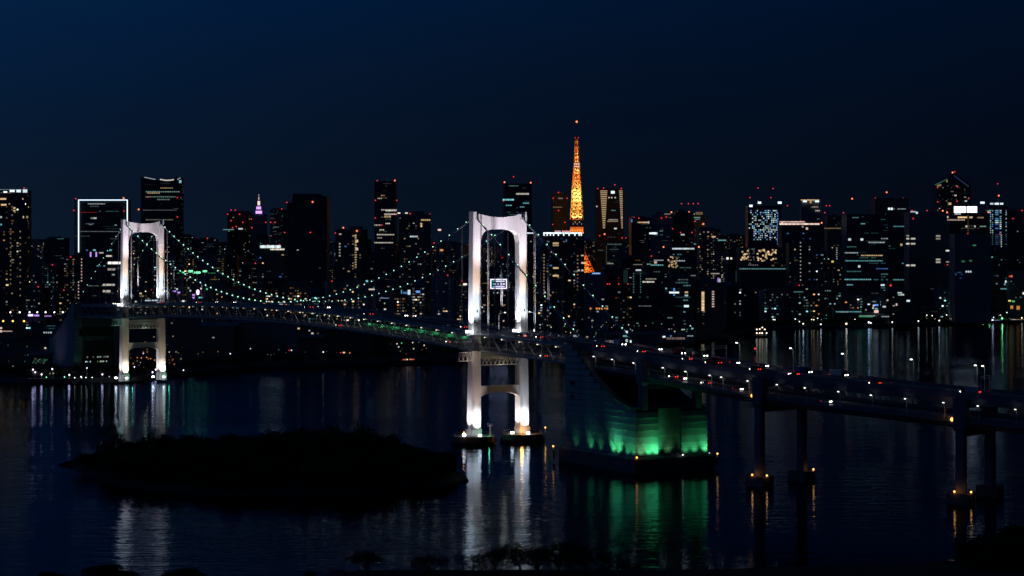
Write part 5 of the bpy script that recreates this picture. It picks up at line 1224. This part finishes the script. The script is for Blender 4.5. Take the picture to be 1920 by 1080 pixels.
for z, e, c, r_ in ((40, 1.1e6, ORG_C, 3), (66, 6e5, ORG_C, 3), (98, 1.2e5, ORG_C, 2), (160, 1.6e5, YEL_C, 2), (176, 1.6e5, ORG_C, 2), (194, 3.2e5, YEL_C, 2), (208, 2.6e5, YEL_C, 2), (222, 8e4, ORG_C, 2), (236, 6e4, ORG_C, 2), (248, 5e4, YEL_C, 1), (274, 4e4, YEL_C, 1), (290, 2.2e4, YEL_C, 1), (305, 9e3, YEL_C, 1)):
    e *= (.09 if z < 100 else .12); lamp('POINT', (TX, TY - hwz(z) * .3, z), e, c, tt, r_)
    lamp('SPOT', (TX - 8, TY - hwz(z) - 26, max(5, z - 22)), e * (.16 if z > 100 else .08), c, tt, 1, (TX, TY, z), 60, 1)

# ------------------------------------------------------------------ far shore: promenade lamps with their reflections in the bay
def shore_lamp(px, py, label, c, e, gm, group, off=9, r=.9, post=True):
    Y = shore_y(px) + off; X = wx(px, Y); z = max(3.6, wz(py, Y))
    o = empty('promenade_lamp', (X, Y, 2.6), label, 'lamp', group)
    obj('post', MB().bar((X, Y, 2.6), (X, Y, z - r * .5), .16, 5), DECKSTEEL, o)
    obj('lantern', MB().ball((X, Y, z), r, 8, 5), gm, o)
    if e: lamp('POINT', (X, Y - r - .6, z), e * (.11 if px < 400 else .045), c, o, .9)
VC = (.78, .62, 1.0)
for i, (px, py, e, g_) in enumerate(((62, 693, 1500, 'v'), (66, 698, 500, 'v'), (78, 702, 1500, 'v'), (87, 708, 350, 'g'), (98, 692, 450, 'v'), (121, 711, 180, 'g'), (130, 703, 1600, 'v'), (152, 710, 80, 'w'), (163, 690, 60, 'v'), (192, 702, 1300, 'v'), (252, 688, 300, 'v'), (286, 698, 1000, 'v'), (292, 693, 900, 'v'), (344, 701, 60, 'w'))):
    c = {'v': VC, 'g': (.1, .9, .6), 'w': (1, 1, .9)}[g_]
    shore_lamp(px, py, '%s promenade lamp from the left on the quay by the far anchorage' % nth(i + 1), c, e, {'v': G_PURP, 'g': G_GREEN, 'w': G_WHITE}[g_], 'pale violet lamps on the quay by the far anchorage', 14, .6 if e > 400 else .42)
for i, px in enumerate((140, 153, 161, 173)):
    shore_lamp(px, 713, '%s tiny white kerb lamp from the left at the quay edge' % nth(i + 1), (1, .95, .8), 0, G_WHITE, 'tiny lamps along the quay edge', 3, .35)
for i, (px, py, e, g_) in enumerate(((1450, 599, 0, 'w'), (1453, 599.5, 0, 'w'), (1491, 598, 0, 'w'), (1499, 603, 0, 'w'), (1506, 607, 2600, 'w'), (1522, 599, 0, 'y'), (1526, 599.5, 0, 'y'), (1533, 597, 0, 'w'), (1539, 608, 2600, 'w'), (1540, 600, 0, 'w'), (1587, 607, 5200, 'y'), (1585, 612, 0, 'w'), (1603, 599, 0, 'w'), (1629, 604.5, 6500, 'b'), (1633, 605.5, 500, 'w'),
                                     (1673, 604, 900, 'w'), (1701, 592, 0, 'w'), (1722, 602, 1600, 'w'), (1738, 591, 0, 'w'), (1748, 592, 0, 'w'), (1761, 601, 1500, 'w'), (1775, 590.5, 0, 'w'), (1792, 600, 900, 'w'), (1794, 588.5, 0, 'v'), (1812, 602, 0, 'w'), (1822, 594.5, 15000, 'g'), (1840, 595, 0, 'y'), (1843, 599, 9000, 'g'), (1855, 599, 5000, 'g'),
                                     (1857, 591, 0, 'v'), (1861, 601, 6500, 'v'), (1863, 595, 0, 'v'), (1879, 597, 15000, 'g'), (1876, 591, 0, 'w'), (1888, 586, 0, 'w'), (1855, 587, 0, 'w'), (1916, 596, 1500, 'y'))):
    c = {'v': VC, 'g': (.22, 1, .25), 'w': (.75, .95, 1), 'y': (1, .72, .5), 'b': (.35, .6, 1)}[g_]
    shore_lamp(px, py, '%s waterside lamp from the left along the right far shore' % nth(i + 1), c, e, {'v': G_PURP, 'g': G_GREEN, 'w': G_WHITE, 'y': G_WARM, 'b': G_PURP}[g_], 'lamps along the right far shore', 7 if e else 26, 1.1 if e > 3000 else (.75 if e else .55))
# low lit pavilions and wharf sheds on the right shore
def shed(x0, x1, ytop, ybot_off, label, marks=(), fac=1, roof=True, off=30, depth=26, nm='waterfront_building'):
    mid = (x0 + x1) / 2; Y = shore_y(mid) + off; z1 = wz(ytop, Y)
    o = empty(nm, (wx(mid, Y), Y, 2.6), label, 'building')
    xa, xb = wx(x0, Y), wx(x1, Y); obj('wall', MB().box(xa, Y, 2.6, xb, Y + depth, z1), FACADES[fac], o)
    rf = MB(); rf.hexa([(xa - 1, Y - 1, z1), (xb + 1, Y - 1, z1), (xb + 1, Y + depth + 1, z1), (xa - 1, Y + depth + 1, z1), (xa - 1, Y - 1, z1 + .5), (xb + 1, Y - 1, z1 + .5), (xb + 1, Y + depth + 1, z1 + 2), (xa - 1, Y + depth + 1, z1 + 2)]); obj('roof', rf, LEDGE, o)
    m = MB()
    for (mx, my, mw, mh, c, br) in marks:
        z = wz(my, Y); du = mw / FOC * Y / 2; dz = mh / FOC * Y / 2; m.box(wx(mx, Y) - du, Y - .3, z - dz, wx(mx, Y) + du, Y + .1, z + dz, c=lit(c, br))
    # doors and shutters
    if marks: w_ = obj('lit_window', m, LIT, o); w_['kind'] = 'stuff'
    return o, Y
shed(1566, 1614, 583, 0, 'low pavilion with a teal band of light on the right shore', strip(1569, 1613, 584.5, 4, 't', .6, 3.4, 2) + strip(1577, 1590, 585, 3, 'W', .5), off=60)
shed(1610, 1645, 590, 0, 'low pavilion with greenish white lit front and pale stair', strip(1612, 1636, 593, 3.4, 'g', .5, 3, 3.4) + strip(1614, 1644, 592, 5, 'W', .5, 3, 2) + strip(1655, 1662, 593, 3, 'W', .6), off=35)
shed(1645, 1668, 592, 0, 'tiny dark shed with small white lights beside the lit pavilion', strip(1654, 1668, 593.5, 3, 'W', .6, 2, 2), off=20)
shed(1858, 1895, 599, 0, 'long neon lit quay building near the right edge, blue end', strip(1860, 1877, 601.5, 1.8, 'b', 1.2, 1.6, 2.6) + strip(1861, 1876, 601, 2.6, 'W', 1.1, 1.6, 1.6), off=12, depth=10)
shed(1896, 1930, 598, 0, 'long quay building near the right edge with pink white strip lights', strip(1886, 1905, 599.5, 2, 'p', .9, 1.8, 1.8) + strip(1888, 1904, 602.5, 2.4, 'W', .9, 2, 2.2) + strip(1907, 1925, 600, 3, 'p', 1, 2.4, 2), off=12, depth=10)
shed(1840, 1890, 563, 0, 'raised building with curved white lit canopy near the right edge', [(1846, 568.5, 3, 2.6, 'W', 1), (1853, 572, 5, 3, 'W', 1.6)] + strip(1864, 1872, 568.5, 2.6, 'W', 1.2, 2.4, 2.6) + strip(1874, 1879, 569.5, 2, 'p', 1.3, 2.4, 2.6) + [(1869, 573, 4, 3, 'W', 1.5), (1872, 579, 2.4, 3.4, 'w', 1.2), (1826, 575, 3, 3, 'W', 1.4), (1823, 570, 5, 3, 'o', 1), (1819, 574.5, 3, 3, 'o', 1.2)], off=95)
shed(1735, 1845, 578, 0, 'long dark elevated terminal with a dim teal roof line, right shore', [(1790, 584, 90, 2.6, 't', .025)], off=75)
shed(1136, 1232, 628, 0, 'low quay building with bright white shopfront lights behind the viaduct', strip(1138, 1160, 641, 6, 'w', .35, 5, 6) + [(1175, 640, 4, 8, 'W', 1.0), (1183, 641, 4, 6, 'W', 1.5), (1173, 630, 10, 3, 't', .8), (1175, 622.5, 4, 4, 'W', 1.6), (1116, 641, 3, 5, 'W', 1.7), (1089, 638, 3, 6, 'W', 1.6), (1080, 630, 11, 3.4, 'W', 1.0), (1101, 632, 4, 3, 'y', .7)], off=20, fac=2)
shed(1240, 1300, 629, 0, 'low quay shed with pale striped wall behind the viaduct', strip(1252, 1285, 634.5, 5, 'p', .25, 4, 4) + strip(1290, 1300, 629.5, 4, 'W', .9, 3, 2) + [(1245, 631.5, 5, 3, 'W', 1.6), (1258, 629.5, 3, 3, 'b', 1.2), (1281, 617.8, 7, 2, 'W', .7), (1298, 616, 4, 3, 't', 1)], off=20, fac=0)
shed(370, 440, 612, 0, 'reddish brown dark warehouse on the shore right of the far tower', [(400, 633, 4, 2, 'w', .5)], off=210, fac=2, depth=60)
shed(443, 560, 606, 0, 'wide unlit warehouse on the shore under the main span', [(560, 616, 4, 3, 'y', 1.2)], off=240, fac=0, depth=60)
shed(565, 604, 633, 0, 'small dark shed beside a white lit canopy on the far shore', [], off=120, fac=1)
shed(606, 700, 618, 0, 'long unlit warehouse right of the white lit canopy', [(580, 620, 3, 2, 'W', .8)], off=170, fac=1, depth=50)
# white lit canopy
Yc = 2080; o = empty('lit_canopy', (wx(618, Yc), Yc, 2.6), 'white striped lit canopy on the far shore under the main span', 'canopy')
m = MB()
for i in range(6):
    x0, x1 = wx(604 + i * 1.2, Yc), wx(620 + i * 2.2, Yc); z0, z1 = wz(640, Yc) + i * .5, wz(631.6, Yc) + i * .1
    m.hexa([(x0, Yc + i * 2, z0), (x0 + 1.5, Yc + i * 2, z0), (x1 + 1.5, Yc + i * 2 + 6, z1), (x1, Yc + i * 2 + 6, z1), (x0, Yc + i * 2, z0 + .5), (x0 + 1.5, Yc + i * 2, z0 + .5), (x1 + 1.5, Yc + i * 2 + 6, z1 + .5), (x1, Yc + i * 2 + 6, z1 + .5)], c=(.55, .55, .62))
obj('lit_roof', m, LIT, o)
m = MB()
for i in range(4): x0 = wx(606 + i * 6, Yc); m.bar((x0, Yc + 3, 2.6), (x0, Yc + 3, wz(636, Yc)), .3)
obj('post', m, DECKSTEEL, o)

# street lights scattered over the streets behind the shore
m = MB(); mp_ = MB()
def dot(px, py, c, br, r=.7, hz=9):
    r *= .8
    Y = gy(py, 2.6 + hz); 
    if Y < shore_y(px) + 3: Y = shore_y(px) + 5
    X = wx(px, Y); z = wz(py, Y); m.ball((X, Y, z), r, 6, 4, c=lit(c, br)); mp_.bar((X, Y + .5, 2.6), (X, Y + .5, z), .12, 3, cap=False)
cr4 = [(325, 305, 'p', 1.5), (333, 305, 'y', 1.5), (400, 303, 'W', .6), (425, 303, 'W', .6), (388, 325, 'w', 1.2), (320, 360, 'y', .8), (530, 420, 'W', 3), (398, 411, 'w', 1.4), (369, 443, 'w', 1), (266, 467, 'W', 1.6), (247, 468, 'r', 1), (504, 480, 'w', 2), (634, 486, 'r', 1.2), (655, 484, 'y', 1.6),
       (663, 484, 'y', 1.6), (703, 487, 'o', 1.6), (784, 440, 'w', 1.4), (921, 425, 'w', 1.4), (1005, 420, 'g', 1.2), (1058, 419, 'w', 1.4), (1092, 413, 'g', 1.2), (1070, 441, 'w', 1.4), (1175, 409, 'w', 1.4), (1182, 456, 'w', 1), (1261, 430, 'w', 1.4), (1103, 537, 'r', 1.2), (1117, 537, 'o', 1.2), (1134, 536, 'w', 1.6), (1156, 535, 'o', 1.4), (1170, 535, 'o', 1.2), (1184, 535, 'r', 1.2)]
for u, v, c, br in cr4: dot(480 + u / 4, 540 + v / 4, c, br, .8, 5)
for u, v, c, br in ((1340, 260, 'b', 1), (1392, 260, 'y', 1.6), (1392, 281, 'p', 1.2), (1298, 362, 'y', .9), (1155, 367, 'y', .7), (1270, 480, 'w', 1), (1376, 646, 'w', 1.2), (1727, 493, 'W', 2), (1878, 455, 'w', 1.2), (1075, 490, 'w', 1.6), (1055, 562, 'w', 1.8), (1043, 578, 'v', 2), (1160, 540, 'o', 1), (1100, 520, 'o', 1.2), (1060, 524, 'o', 1.2), (1030, 522, 'o', 1), (1130, 530, 'o', .8), (1185, 655, 'y', 1.2), (1190, 648, 'g', 1.5),
                    (860, 670, 'w', .8), (820, 665, 'w', .6), (568, 555, 'w', 1.2), (654, 600, 'W', 2), (100, 588, 'w', 1.6), (105, 615, 'o', .8), (340, 552, 'o', 1.2), (338, 450, 'w', 1.2), (695, 340, 'W', 2), (690, 332, 'g', 1), (350, 575, 'g', 1), (253, 575, 'W', 1.6), (330, 545, 't', 1), (290, 542, 't', .9), (400, 640, 'w', .6), (375, 640, 'w', .6)):
    dot(u / 4, 540 + v / 4, c, br, .75, 4)
for _ in range(70): dot(R.uniform(1010, 1300), R.uniform(600, 632), R.choice('wwWgyt'), R.uniform(.3, 1.6), R.uniform(.4, .9), 7)
for _ in range(60): dot(R.uniform(330, 860), R.uniform(612, 668), R.choice('wwyogt'), R.uniform(.1, .7), R.uniform(.3, .6), 5)
for _ in range(40): dot(R.uniform(240, 340), R.uniform(640, 690), R.choice('ooyo'), R.uniform(.05, .35), R.uniform(.5, 1.3), 4)
for _ in range(26): dot(R.uniform(0, 110), R.uniform(640, 695), R.choice('wtgW'), R.uniform(.1, .6), R.uniform(.3, .6), 4)
for _ in range(60): dot(R.uniform(1440, 1915), R.uniform(584, 600), R.choice('wwWgy'), R.uniform(.3, 1.5), R.uniform(.5, .8), 5)
o = obj('street_lights', m, LIT); o['kind'] = 'stuff'; o['label'] = 'scattered street lights in the streets behind the far shore'; o['category'] = 'street lights'
obj('post', mp_, DECKSTEEL, o)
# bright clusters seen over the deck, on roofs of the near row
def roof_lights(px, py, Y, label, items, cat='floodlights'):
    X = wx(px, Y); o = empty('roof_floodlights', (X, Y, 2.6), label, cat)
    m = MB(); f = MB()
    for (x, y, w_, h_, c, br) in items:
        z = wz(y, Y); xx = wx(x, Y); m.box(xx - w_ / FOC * Y / 2, Y - .6, z - h_ / FOC * Y / 2, xx + w_ / FOC * Y / 2, Y, z + h_ / FOC * Y / 2, c=lit(c, br)); f.bar((xx, Y + .8, 2.6), (xx, Y + .8, z), .5, 4)
    w_ = obj('lamp_panel', m, LIT, o); w_['kind'] = 'stuff'
    obj('mast', f, DECKSTEEL, o)
roof_lights(360, 510, 2480, 'row of green floodlit panels on masts right of the far tower', [(343, 511, 6, 3, 'g', 1.6), (357, 508.5, 9, 4, 'g', 2.4), (370, 511, 12, 3.4, 'g', 2.6), (384, 508.5, 8, 3.4, 'g', 2.4), (335, 512, 6, 1.6, 'g', .3), (397, 512, 14, 1.4, 'g', .3)])
roof_lights(371, 547, 2460, 'cluster of violet white floodlights with one bright burst', [(371, 548, 6, 6, 'v', 3.5), (371, 548, 3, 9, 'W', 4), (364, 553, 6, 3, 'v', 1.6), (357, 545, 3, 3, 'W', 1), (336, 548.5, 6, 3, 'v', 1.6), (327, 546, 6, 2.6, 'v', 1.6), (332, 542, 3, 3, 'W', 1.2), (353, 540, 3, 3, 'w', 1.2), (363, 558, 4, 3, 'v', 1.4), (352, 524, 3, 3, 't', .9), (377, 541, 3, 3, 'w', 1.2), (388, 542, 3, 3, 'g', 1.2)])
roof_lights(770, 548, 2470, 'blue and white lit sign panels low behind the main span', [(753, 547, 2.5, 7, 't', 1.2), (760, 549, 9, 4, 'b', .7), (767, 548, 5, 9, 'W', 1.3), (784, 547, 7, 4, 'b', 1.6), (697, 542.5, 11, 2.6, 'w', 1.1), (722, 559, 20, 2, 'b', .5), (722, 559, 20, 1.2, 'W', .4), (688, 527, 4, 3.4, 't', 1.3), (527, 569, 8, 4, 'W', 1.6), (528, 569, 4, 4, 'b', 1.6), (496, 569, 6, 3, 'o', 1.2)])
roof_lights(870, 533, 2470, 'small bright white lamp panel left of the near tower', [(872, 533, 7, 3.4, 'w', 1.7), (824, 431, 6, 3, 'p', 1.6), (828, 469, 6, 3.4, 'o', 1.3), (613, 470, 1, 1, 'w', .1)])
for (a, b_, yy, w0) in ((395, 520, 0, 0),): pass

# amber low fence of lights by the right of the near tower
roof_lights(1122, 578, 2440, 'row of amber lamps in line below the small blue sign', [(1108 + i * 4.9 + (6 if i else 0), 578.5, 3, 3, 'o', 1.4) for i in range(6)] + [(1107, 578, 3, 3, 'r', 1)])

# ------------------------------------------------------------------ elevated roads at the left
def elevated(name_label, pts_, width, th, lamps=(), strips=(), rail=True):
    p0 = Vector(pts_[0]); o = empty('elevated_road', tuple(p0), name_label, 'road')
    m = MB(); r_ = MB(); c_ = MB()
    for a, b_ in zip(pts_, pts_[1:]):
        a, b_ = Vector(a), Vector(b_); d = (b_ - a); d.z = 0; d.normalize(); n_ = Vector((-d.y, d.x, 0)) * width / 2; dn = Vector((0, 0, th))
        m.hexa([a - n_ - dn, b_ - n_ - dn, b_ + n_ - dn, a + n_ - dn, a - n_, b_ - n_, b_ + n_, a + n_])
        for s_ in (-1, 1):
            e = n_ * s_; r_.hexa([a + e * 1.0, b_ + e * 1.0, b_ + e * .96, a + e * .96] + [v + Vector((0, 0, 1.1)) for v in (a + e, b_ + e, b_ + e * .96, a + e * .96)])
        L_ = (b_ - a).length; k = max(1, int(L_ / 35))
        for i in range(k):
            p = a.lerp(b_, (i + .5) / k); c_.box(p.x - 1.3, p.y - 1.3, 2.6, p.x + 1.3, p.y + 1.3, p.z - th)
    obj('deck', m, GIRD, o); obj('parapet', r_, GIRD, o); w_ = obj('column', c_, CONC, o); w_['kind'] = 'stuff'
    if strips:
        m = MB()
        for (x, y, Y, w_, h_, cc, br) in strips:
            z = wz(y, Y); xx = wx(x, Y); m.box(xx - w_ / FOC * Y / 2, Y - .6, z - h_ / FOC * Y / 2, xx + w_ / FOC * Y / 2, Y, z + h_ / FOC * Y / 2, c=lit(cc, br))
        obj('lit_panel', m, LIT, o)
    return o
Ye = 2260
elevated('upper elevated road with a bright white lit panel at the left edge', [(wx(-60, Ye), Ye, wz(597, Ye)), (wx(60, Ye), Ye, wz(598, Ye)), (wx(150, Ye + 60), Ye + 60, wz(592, Ye))], 14, 3, strips=[(57.5, 591, Ye - 9, 10, 4.6, 'v', 1.6), (57.5, 591, Ye - 9.4, 8, 3, 'W', 2), (69, 591.5, Ye - 9, 9, 3, 'v', 1.6), (90, 592.5, Ye - 9, 13, 2.4, 'v', .9)])
Ye2 = 2000
elevated('middle elevated road passing behind the far anchorage at the left', [(wx(-60, Ye2), Ye2, wz(632, Ye2)), (wx(40, Ye2), Ye2, wz(633, Ye2)), (wx(120, Ye2 + 20), Ye2 + 20, wz(622, Ye2))], 13, 3, strips=[(2, 615, Ye2 - 8, 4, 3, 'p', 1.3), (13, 621, Ye2 - 8, 20, 2, 'p', .6), (2, 621, Ye2 - 8, 3, 4, 'p', 1.4)])
Ye3 = 1880
elevated('lower elevated road with green tinted edge at the left', [(wx(-60, Ye3), Ye3, wz(655, Ye3)), (wx(95, Ye3), Ye3, wz(655, Ye3))], 12, 3, strips=[(85, 652.5, Ye3 - 7.4, 3, 3, 'w', 1.2)])
shed(78, 104, 618, 0, 'small block with a row of white windows between the elevated roads', strip(83, 98, 623.5, 4.2, 'W', .9, 2.6, 2.6) + strip(92, 102, 616.5, 4, 't', .2, 2, 2) + strip(90, 102, 611, 4, 't', .2, 2, 2), off=260, fac=1)
shed(56, 92, 666, 0, 'low lit glass hall among trees left of the far anchorage', [(60 + R.uniform(0, 30), 676 + R.uniform(-5, 5), 2.4, 2, R.choice('twg'), R.uniform(.05, .25)) for _ in range(20)], off=60, fac=1, depth=14)
for i, px in enumerate((20, 37.5, 56, 70.5, 86, 102.5, 118.5)):
    Yl = Ye - 6; X = wx(px, Yl); z0 = wz(597, Ye); z1 = wz(585.5, Yl)
    o = empty('street_lamp', (X, Yl, z0), '%s lamp from the left on the upper elevated road' % nth(i + 1), 'street lamp', 'lamps on the upper elevated road')
    obj('pole', MB().bar((X, Yl, z0), (X, Yl, z1), .15, 5), DECKSTEEL, o); obj('lamp_head', MB().ball((X - .3, Yl, z1), .8, 6, 4), G_WHITE, o)
for i, px in enumerate((6, 24, 45)):
    Yl = 2150; X = wx(px, Yl); z1 = wz(602, Yl)
    o = empty('street_lamp', (X, Yl, 2.6), '%s amber lamp from the left below the upper elevated road' % nth(i + 1), 'street lamp', 'amber lamps at the left edge')
    obj('pole', MB().bar((X, Yl, 2.6), (X, Yl, z1), .2, 5), DECKSTEEL, o); obj('lamp_head', MB().ball((X, Yl, z1), .9, 6, 4), G_AMBER, o)

# trees on the far quay
blobs = []
for _ in range(150):
    px = R.uniform(0, 330) if R.random() < .6 else R.uniform(330, 880)
    Y = shore_y(px) + R.uniform(16, 70); h = R.uniform(2.5, 4.5)
    if 225 < px < 325 and Y < shore_y(px) + 30: continue
    blobs.append((wx(px, Y), Y, 3 + h * .8, R.uniform(3, 6), h))
for _ in range(110):
    px = R.uniform(1360, 1915); Y = shore_y(px) + R.uniform(14, 60); h = R.uniform(2.5, 4)
    blobs.append((wx(px, Y), Y, 3 + h * .8, R.uniform(5, 9), h))
o = link('shore_trees', leaf_cloud('shore_trees', blobs, 120, 1.3, LEAF)); o['kind'] = 'stuff'; o['label'] = 'dark belt of trees along the far shore'; o['category'] = 'trees'

# ------------------------------------------------------------------ excursion boat and buoy
def boat():
    Y = 2480.0; X = wx(1424, Y); o = empty('excursion_boat', (X, Y, 0), 'low excursion boat with two rows of warm lamps on the far water', 'boat')
    Lb = 19.0; hull = MB(); pts_ = [(-Lb / 2, -2.2), (Lb / 2 - 3, -2.2), (Lb / 2, 0), (Lb / 2 - 3, 2.2), (-Lb / 2, 2.2)]
    hull.slab([(X + a * .94, Y + b_ * .8, -.4) for a, b_ in pts_], [(X + a, Y + b_, 1.5) for a, b_ in pts_]); obj('hull', hull, CARP[1], o)
    obj('cabin', MB().box(X - 8, Y - 1.8, 1.5, X + 5, Y + 1.8, 3.6), FACADES[1], o); obj('roof', MB().box(X - 8.6, Y - 2.2, 3.6, X + 5.8, Y + 2.2, 3.9), FACADES[1], o)
    m = MB().bar((X + 1.5, Y, 3.9), (X + 1.5, Y, 8.4), .12); obj('mast', m, DECKSTEEL, o)
    m = MB()
    for px, py in ((1418.5, 621), (1424, 620.5), (1429, 617.5), (1433.5, 621)) : m.ball((wx(px, Y), Y - 2.5, wz(py - 3.5, Y)), .75, 6, 4)
    for px in (1418.5, 1424, 1428.5, 1437): m.ball((wx(px, Y), Y - 2.6, wz(624.3, Y)), .75, 6, 4)
    w_ = obj('lamp', m, G_WARM, o); w_['kind'] = 'stuff'
    for px in (1419, 1425, 1430, 1436): lamp('POINT', (wx(px, Y), Y - 3.6, 3.0), 25, (1, .6, .35), o, .4)
boat()
Y = 2120.0; X = wx(1415.5, Y); o = empty('channel_buoy', (X, Y, 0), 'dark channel buoy with a red lamp right of the viaduct lamps', 'buoy')
obj('float', MB().bar((X, Y, -.5), (X, Y, 1.6), 1.5, 10), CARP[1], o)
m = MB()
for i in range(4): t = i * PI / 2; m.bar((X + 1.2 * math.cos(t), Y + 1.2 * math.sin(t), 1.6), (X + .3 * math.cos(t), Y + .3 * math.sin(t), 4.6), .1)
obj('cage', m, CARP[1], o); inst('beacon', beacon_me, o, (X, Y - .4, 5.1), scale=(.95,) * 3)

# ------------------------------------------------------------------ park trees in front
def tree_mesh(seed, nlev=6):
    r = random.Random(seed); wood = MB(); twig = MB(); tips = []
    def grow(p, d, ln, rad, lev):
        e = p + d * ln; (wood if lev < 2 else twig).bar(p, e, rad, 5 if lev < 2 else 3, rad * .68, cap=False)
        if lev >= nlev: tips.append(e); return
        for i in range(6 if lev == 0 else 3 if lev == 1 else r.choice((2, 2, 3))):
            ax = Vector((r.gauss(0, 1), r.gauss(0, 1), r.gauss(0, .4))).normalized()
            nd = (d * .72 + ax * (r.uniform(.15, 1.5) if lev == 0 else r.uniform(.45, .85)) + Vector((0, 0, .06))).normalized(); grow(p + d * ln * (r.uniform(.6, 1) if lev == 0 else 1), nd, ln * r.uniform(.62, .84), rad * .62, lev + 1)
    grow(Vector((0, 0, 0)), Vector((r.uniform(-.05, .05), r.uniform(-.05, .05), 1)), 2.3, .26, 0)
    for t in tips:
        for _ in range(3):
            a = Vector((r.gauss(0, .34), r.gauss(0, .34), r.gauss(0, .3))); q_ = t + a; k = len(twig.v)
            twig.v += [tuple(q_), tuple(q_ + Vector((r.gauss(0, .2), r.gauss(0, .2), r.gauss(0, .18)))), tuple(q_ + Vector((r.gauss(0, .2), r.gauss(0, .2), r.gauss(0, .18))))]
            twig.face((k, k + 1, k + 2), 1)
    zt = max(v[2] for v in twig.v)
    return wood.mesh('trunk', [BARK]), twig.mesh('crown', [BARK, LEAF]), zt
TREES = [tree_mesh(s_, 6) for s_ in (3, 8, 15, 21, 34)]
def ever_mesh(seed):
    r = random.Random(seed); w_ = MB().bar((0, 0, 0), (0, 0, 4), .25, 6, .12)
    bl = [(r.uniform(-1.6, 1.6), r.uniform(-1.6, 1.6), r.uniform(2.2, 5.6), r.uniform(1.2, 1.9), r.uniform(.9, 1.4)) for _ in range(14)] + [(0, 0, 5.8, 1.5, 1.1)]
    return w_.mesh('trunk', [BARK]), leaf_cloud('crown', bl, 5200, .32, LEAF), 7.2
EVER = [ever_mesh(2), ever_mesh(9)]
tl = [(690, 1027, 700, 1.25), (808, 1036, 700, 1.1), (884, 1036, 704, 1.0), (930, 1027, 708, 1.0), (975, 1014, 706, 1.1), (1008, 1020, 700, 1.1), (1048, 1010, 704, 1.1), (1098, 1016, 700, 1.1), (1140, 1034, 702, 1.0), (1178, 1050, 704, 1.0),
      (636, 1066, 700, 1.2), (582, 1070, 700, 1.2), (345, 1066, 686, 1.5), (205, 1058, 684, 1.7), (95, 1072, 684, 1.3), (1790, 1056, 722, 1.2), (1822, 1052, 716, 1.2), (1812, 1032, 726, 1.1), (1842, 1004, 735, 1.1), (1874, 1012, 730, 1.1), (1905, 984, 742, 1.2), (1925, 1000, 730, 1.2), (1858, 1040, 720, 1.2), (1895, 1046, 716, 1.3)]
left_names = {582: 'second low treetop', 636: 'third low treetop'}
tl.sort()
for i, (px, py, Y, sx) in enumerate(tl):
    zt = wz(py, Y); X = wx(px, Y); v = TREES[i % 5]; sc = (zt - 3)
    lab = '%s dark park tree from the left along the bottom edge of the picture' % nth(i + 1); ever = px > 1800 or px < 600; sx *= (2.0 if ever else 1.3); v = EVER[i % 2] if ever else v
    if px == 690: lab = 'rounded bare tree standing alone at the bottom, left of centre'
    o = empty('park_tree', (X, Y, 3), lab, 'tree', 'dark trees in the park at the bottom'); o.rotation_euler = (0, 0, R.uniform(0, 6)); sc /= v[2]; o.scale = (sc * sx, sc * sx, sc)
    for nm, me in (('trunk', v[0]), ('crown', v[1])):
        c = bpy.data.objects.new(nm, me); COL.objects.link(c); c.parent = o
for i, (px, py) in enumerate(((1272, 1052), (1352, 1062))):
    Y = 712; X = wx(px, Y); z = wz(py, Y); o = empty('park_post', (X, Y, 0), ('thin dark post at the bottom edge, the left one' if i == 0 else 'thin dark post at the bottom edge, the right one'), 'post', 'thin posts at the bottom edge')
    obj('shaft', MB().bar((X, Y, -1), (X, Y, z), .18, 6), BARK, o); obj('cap', MB().ball((X, Y, z), .3, 6, 4), BARK, o)
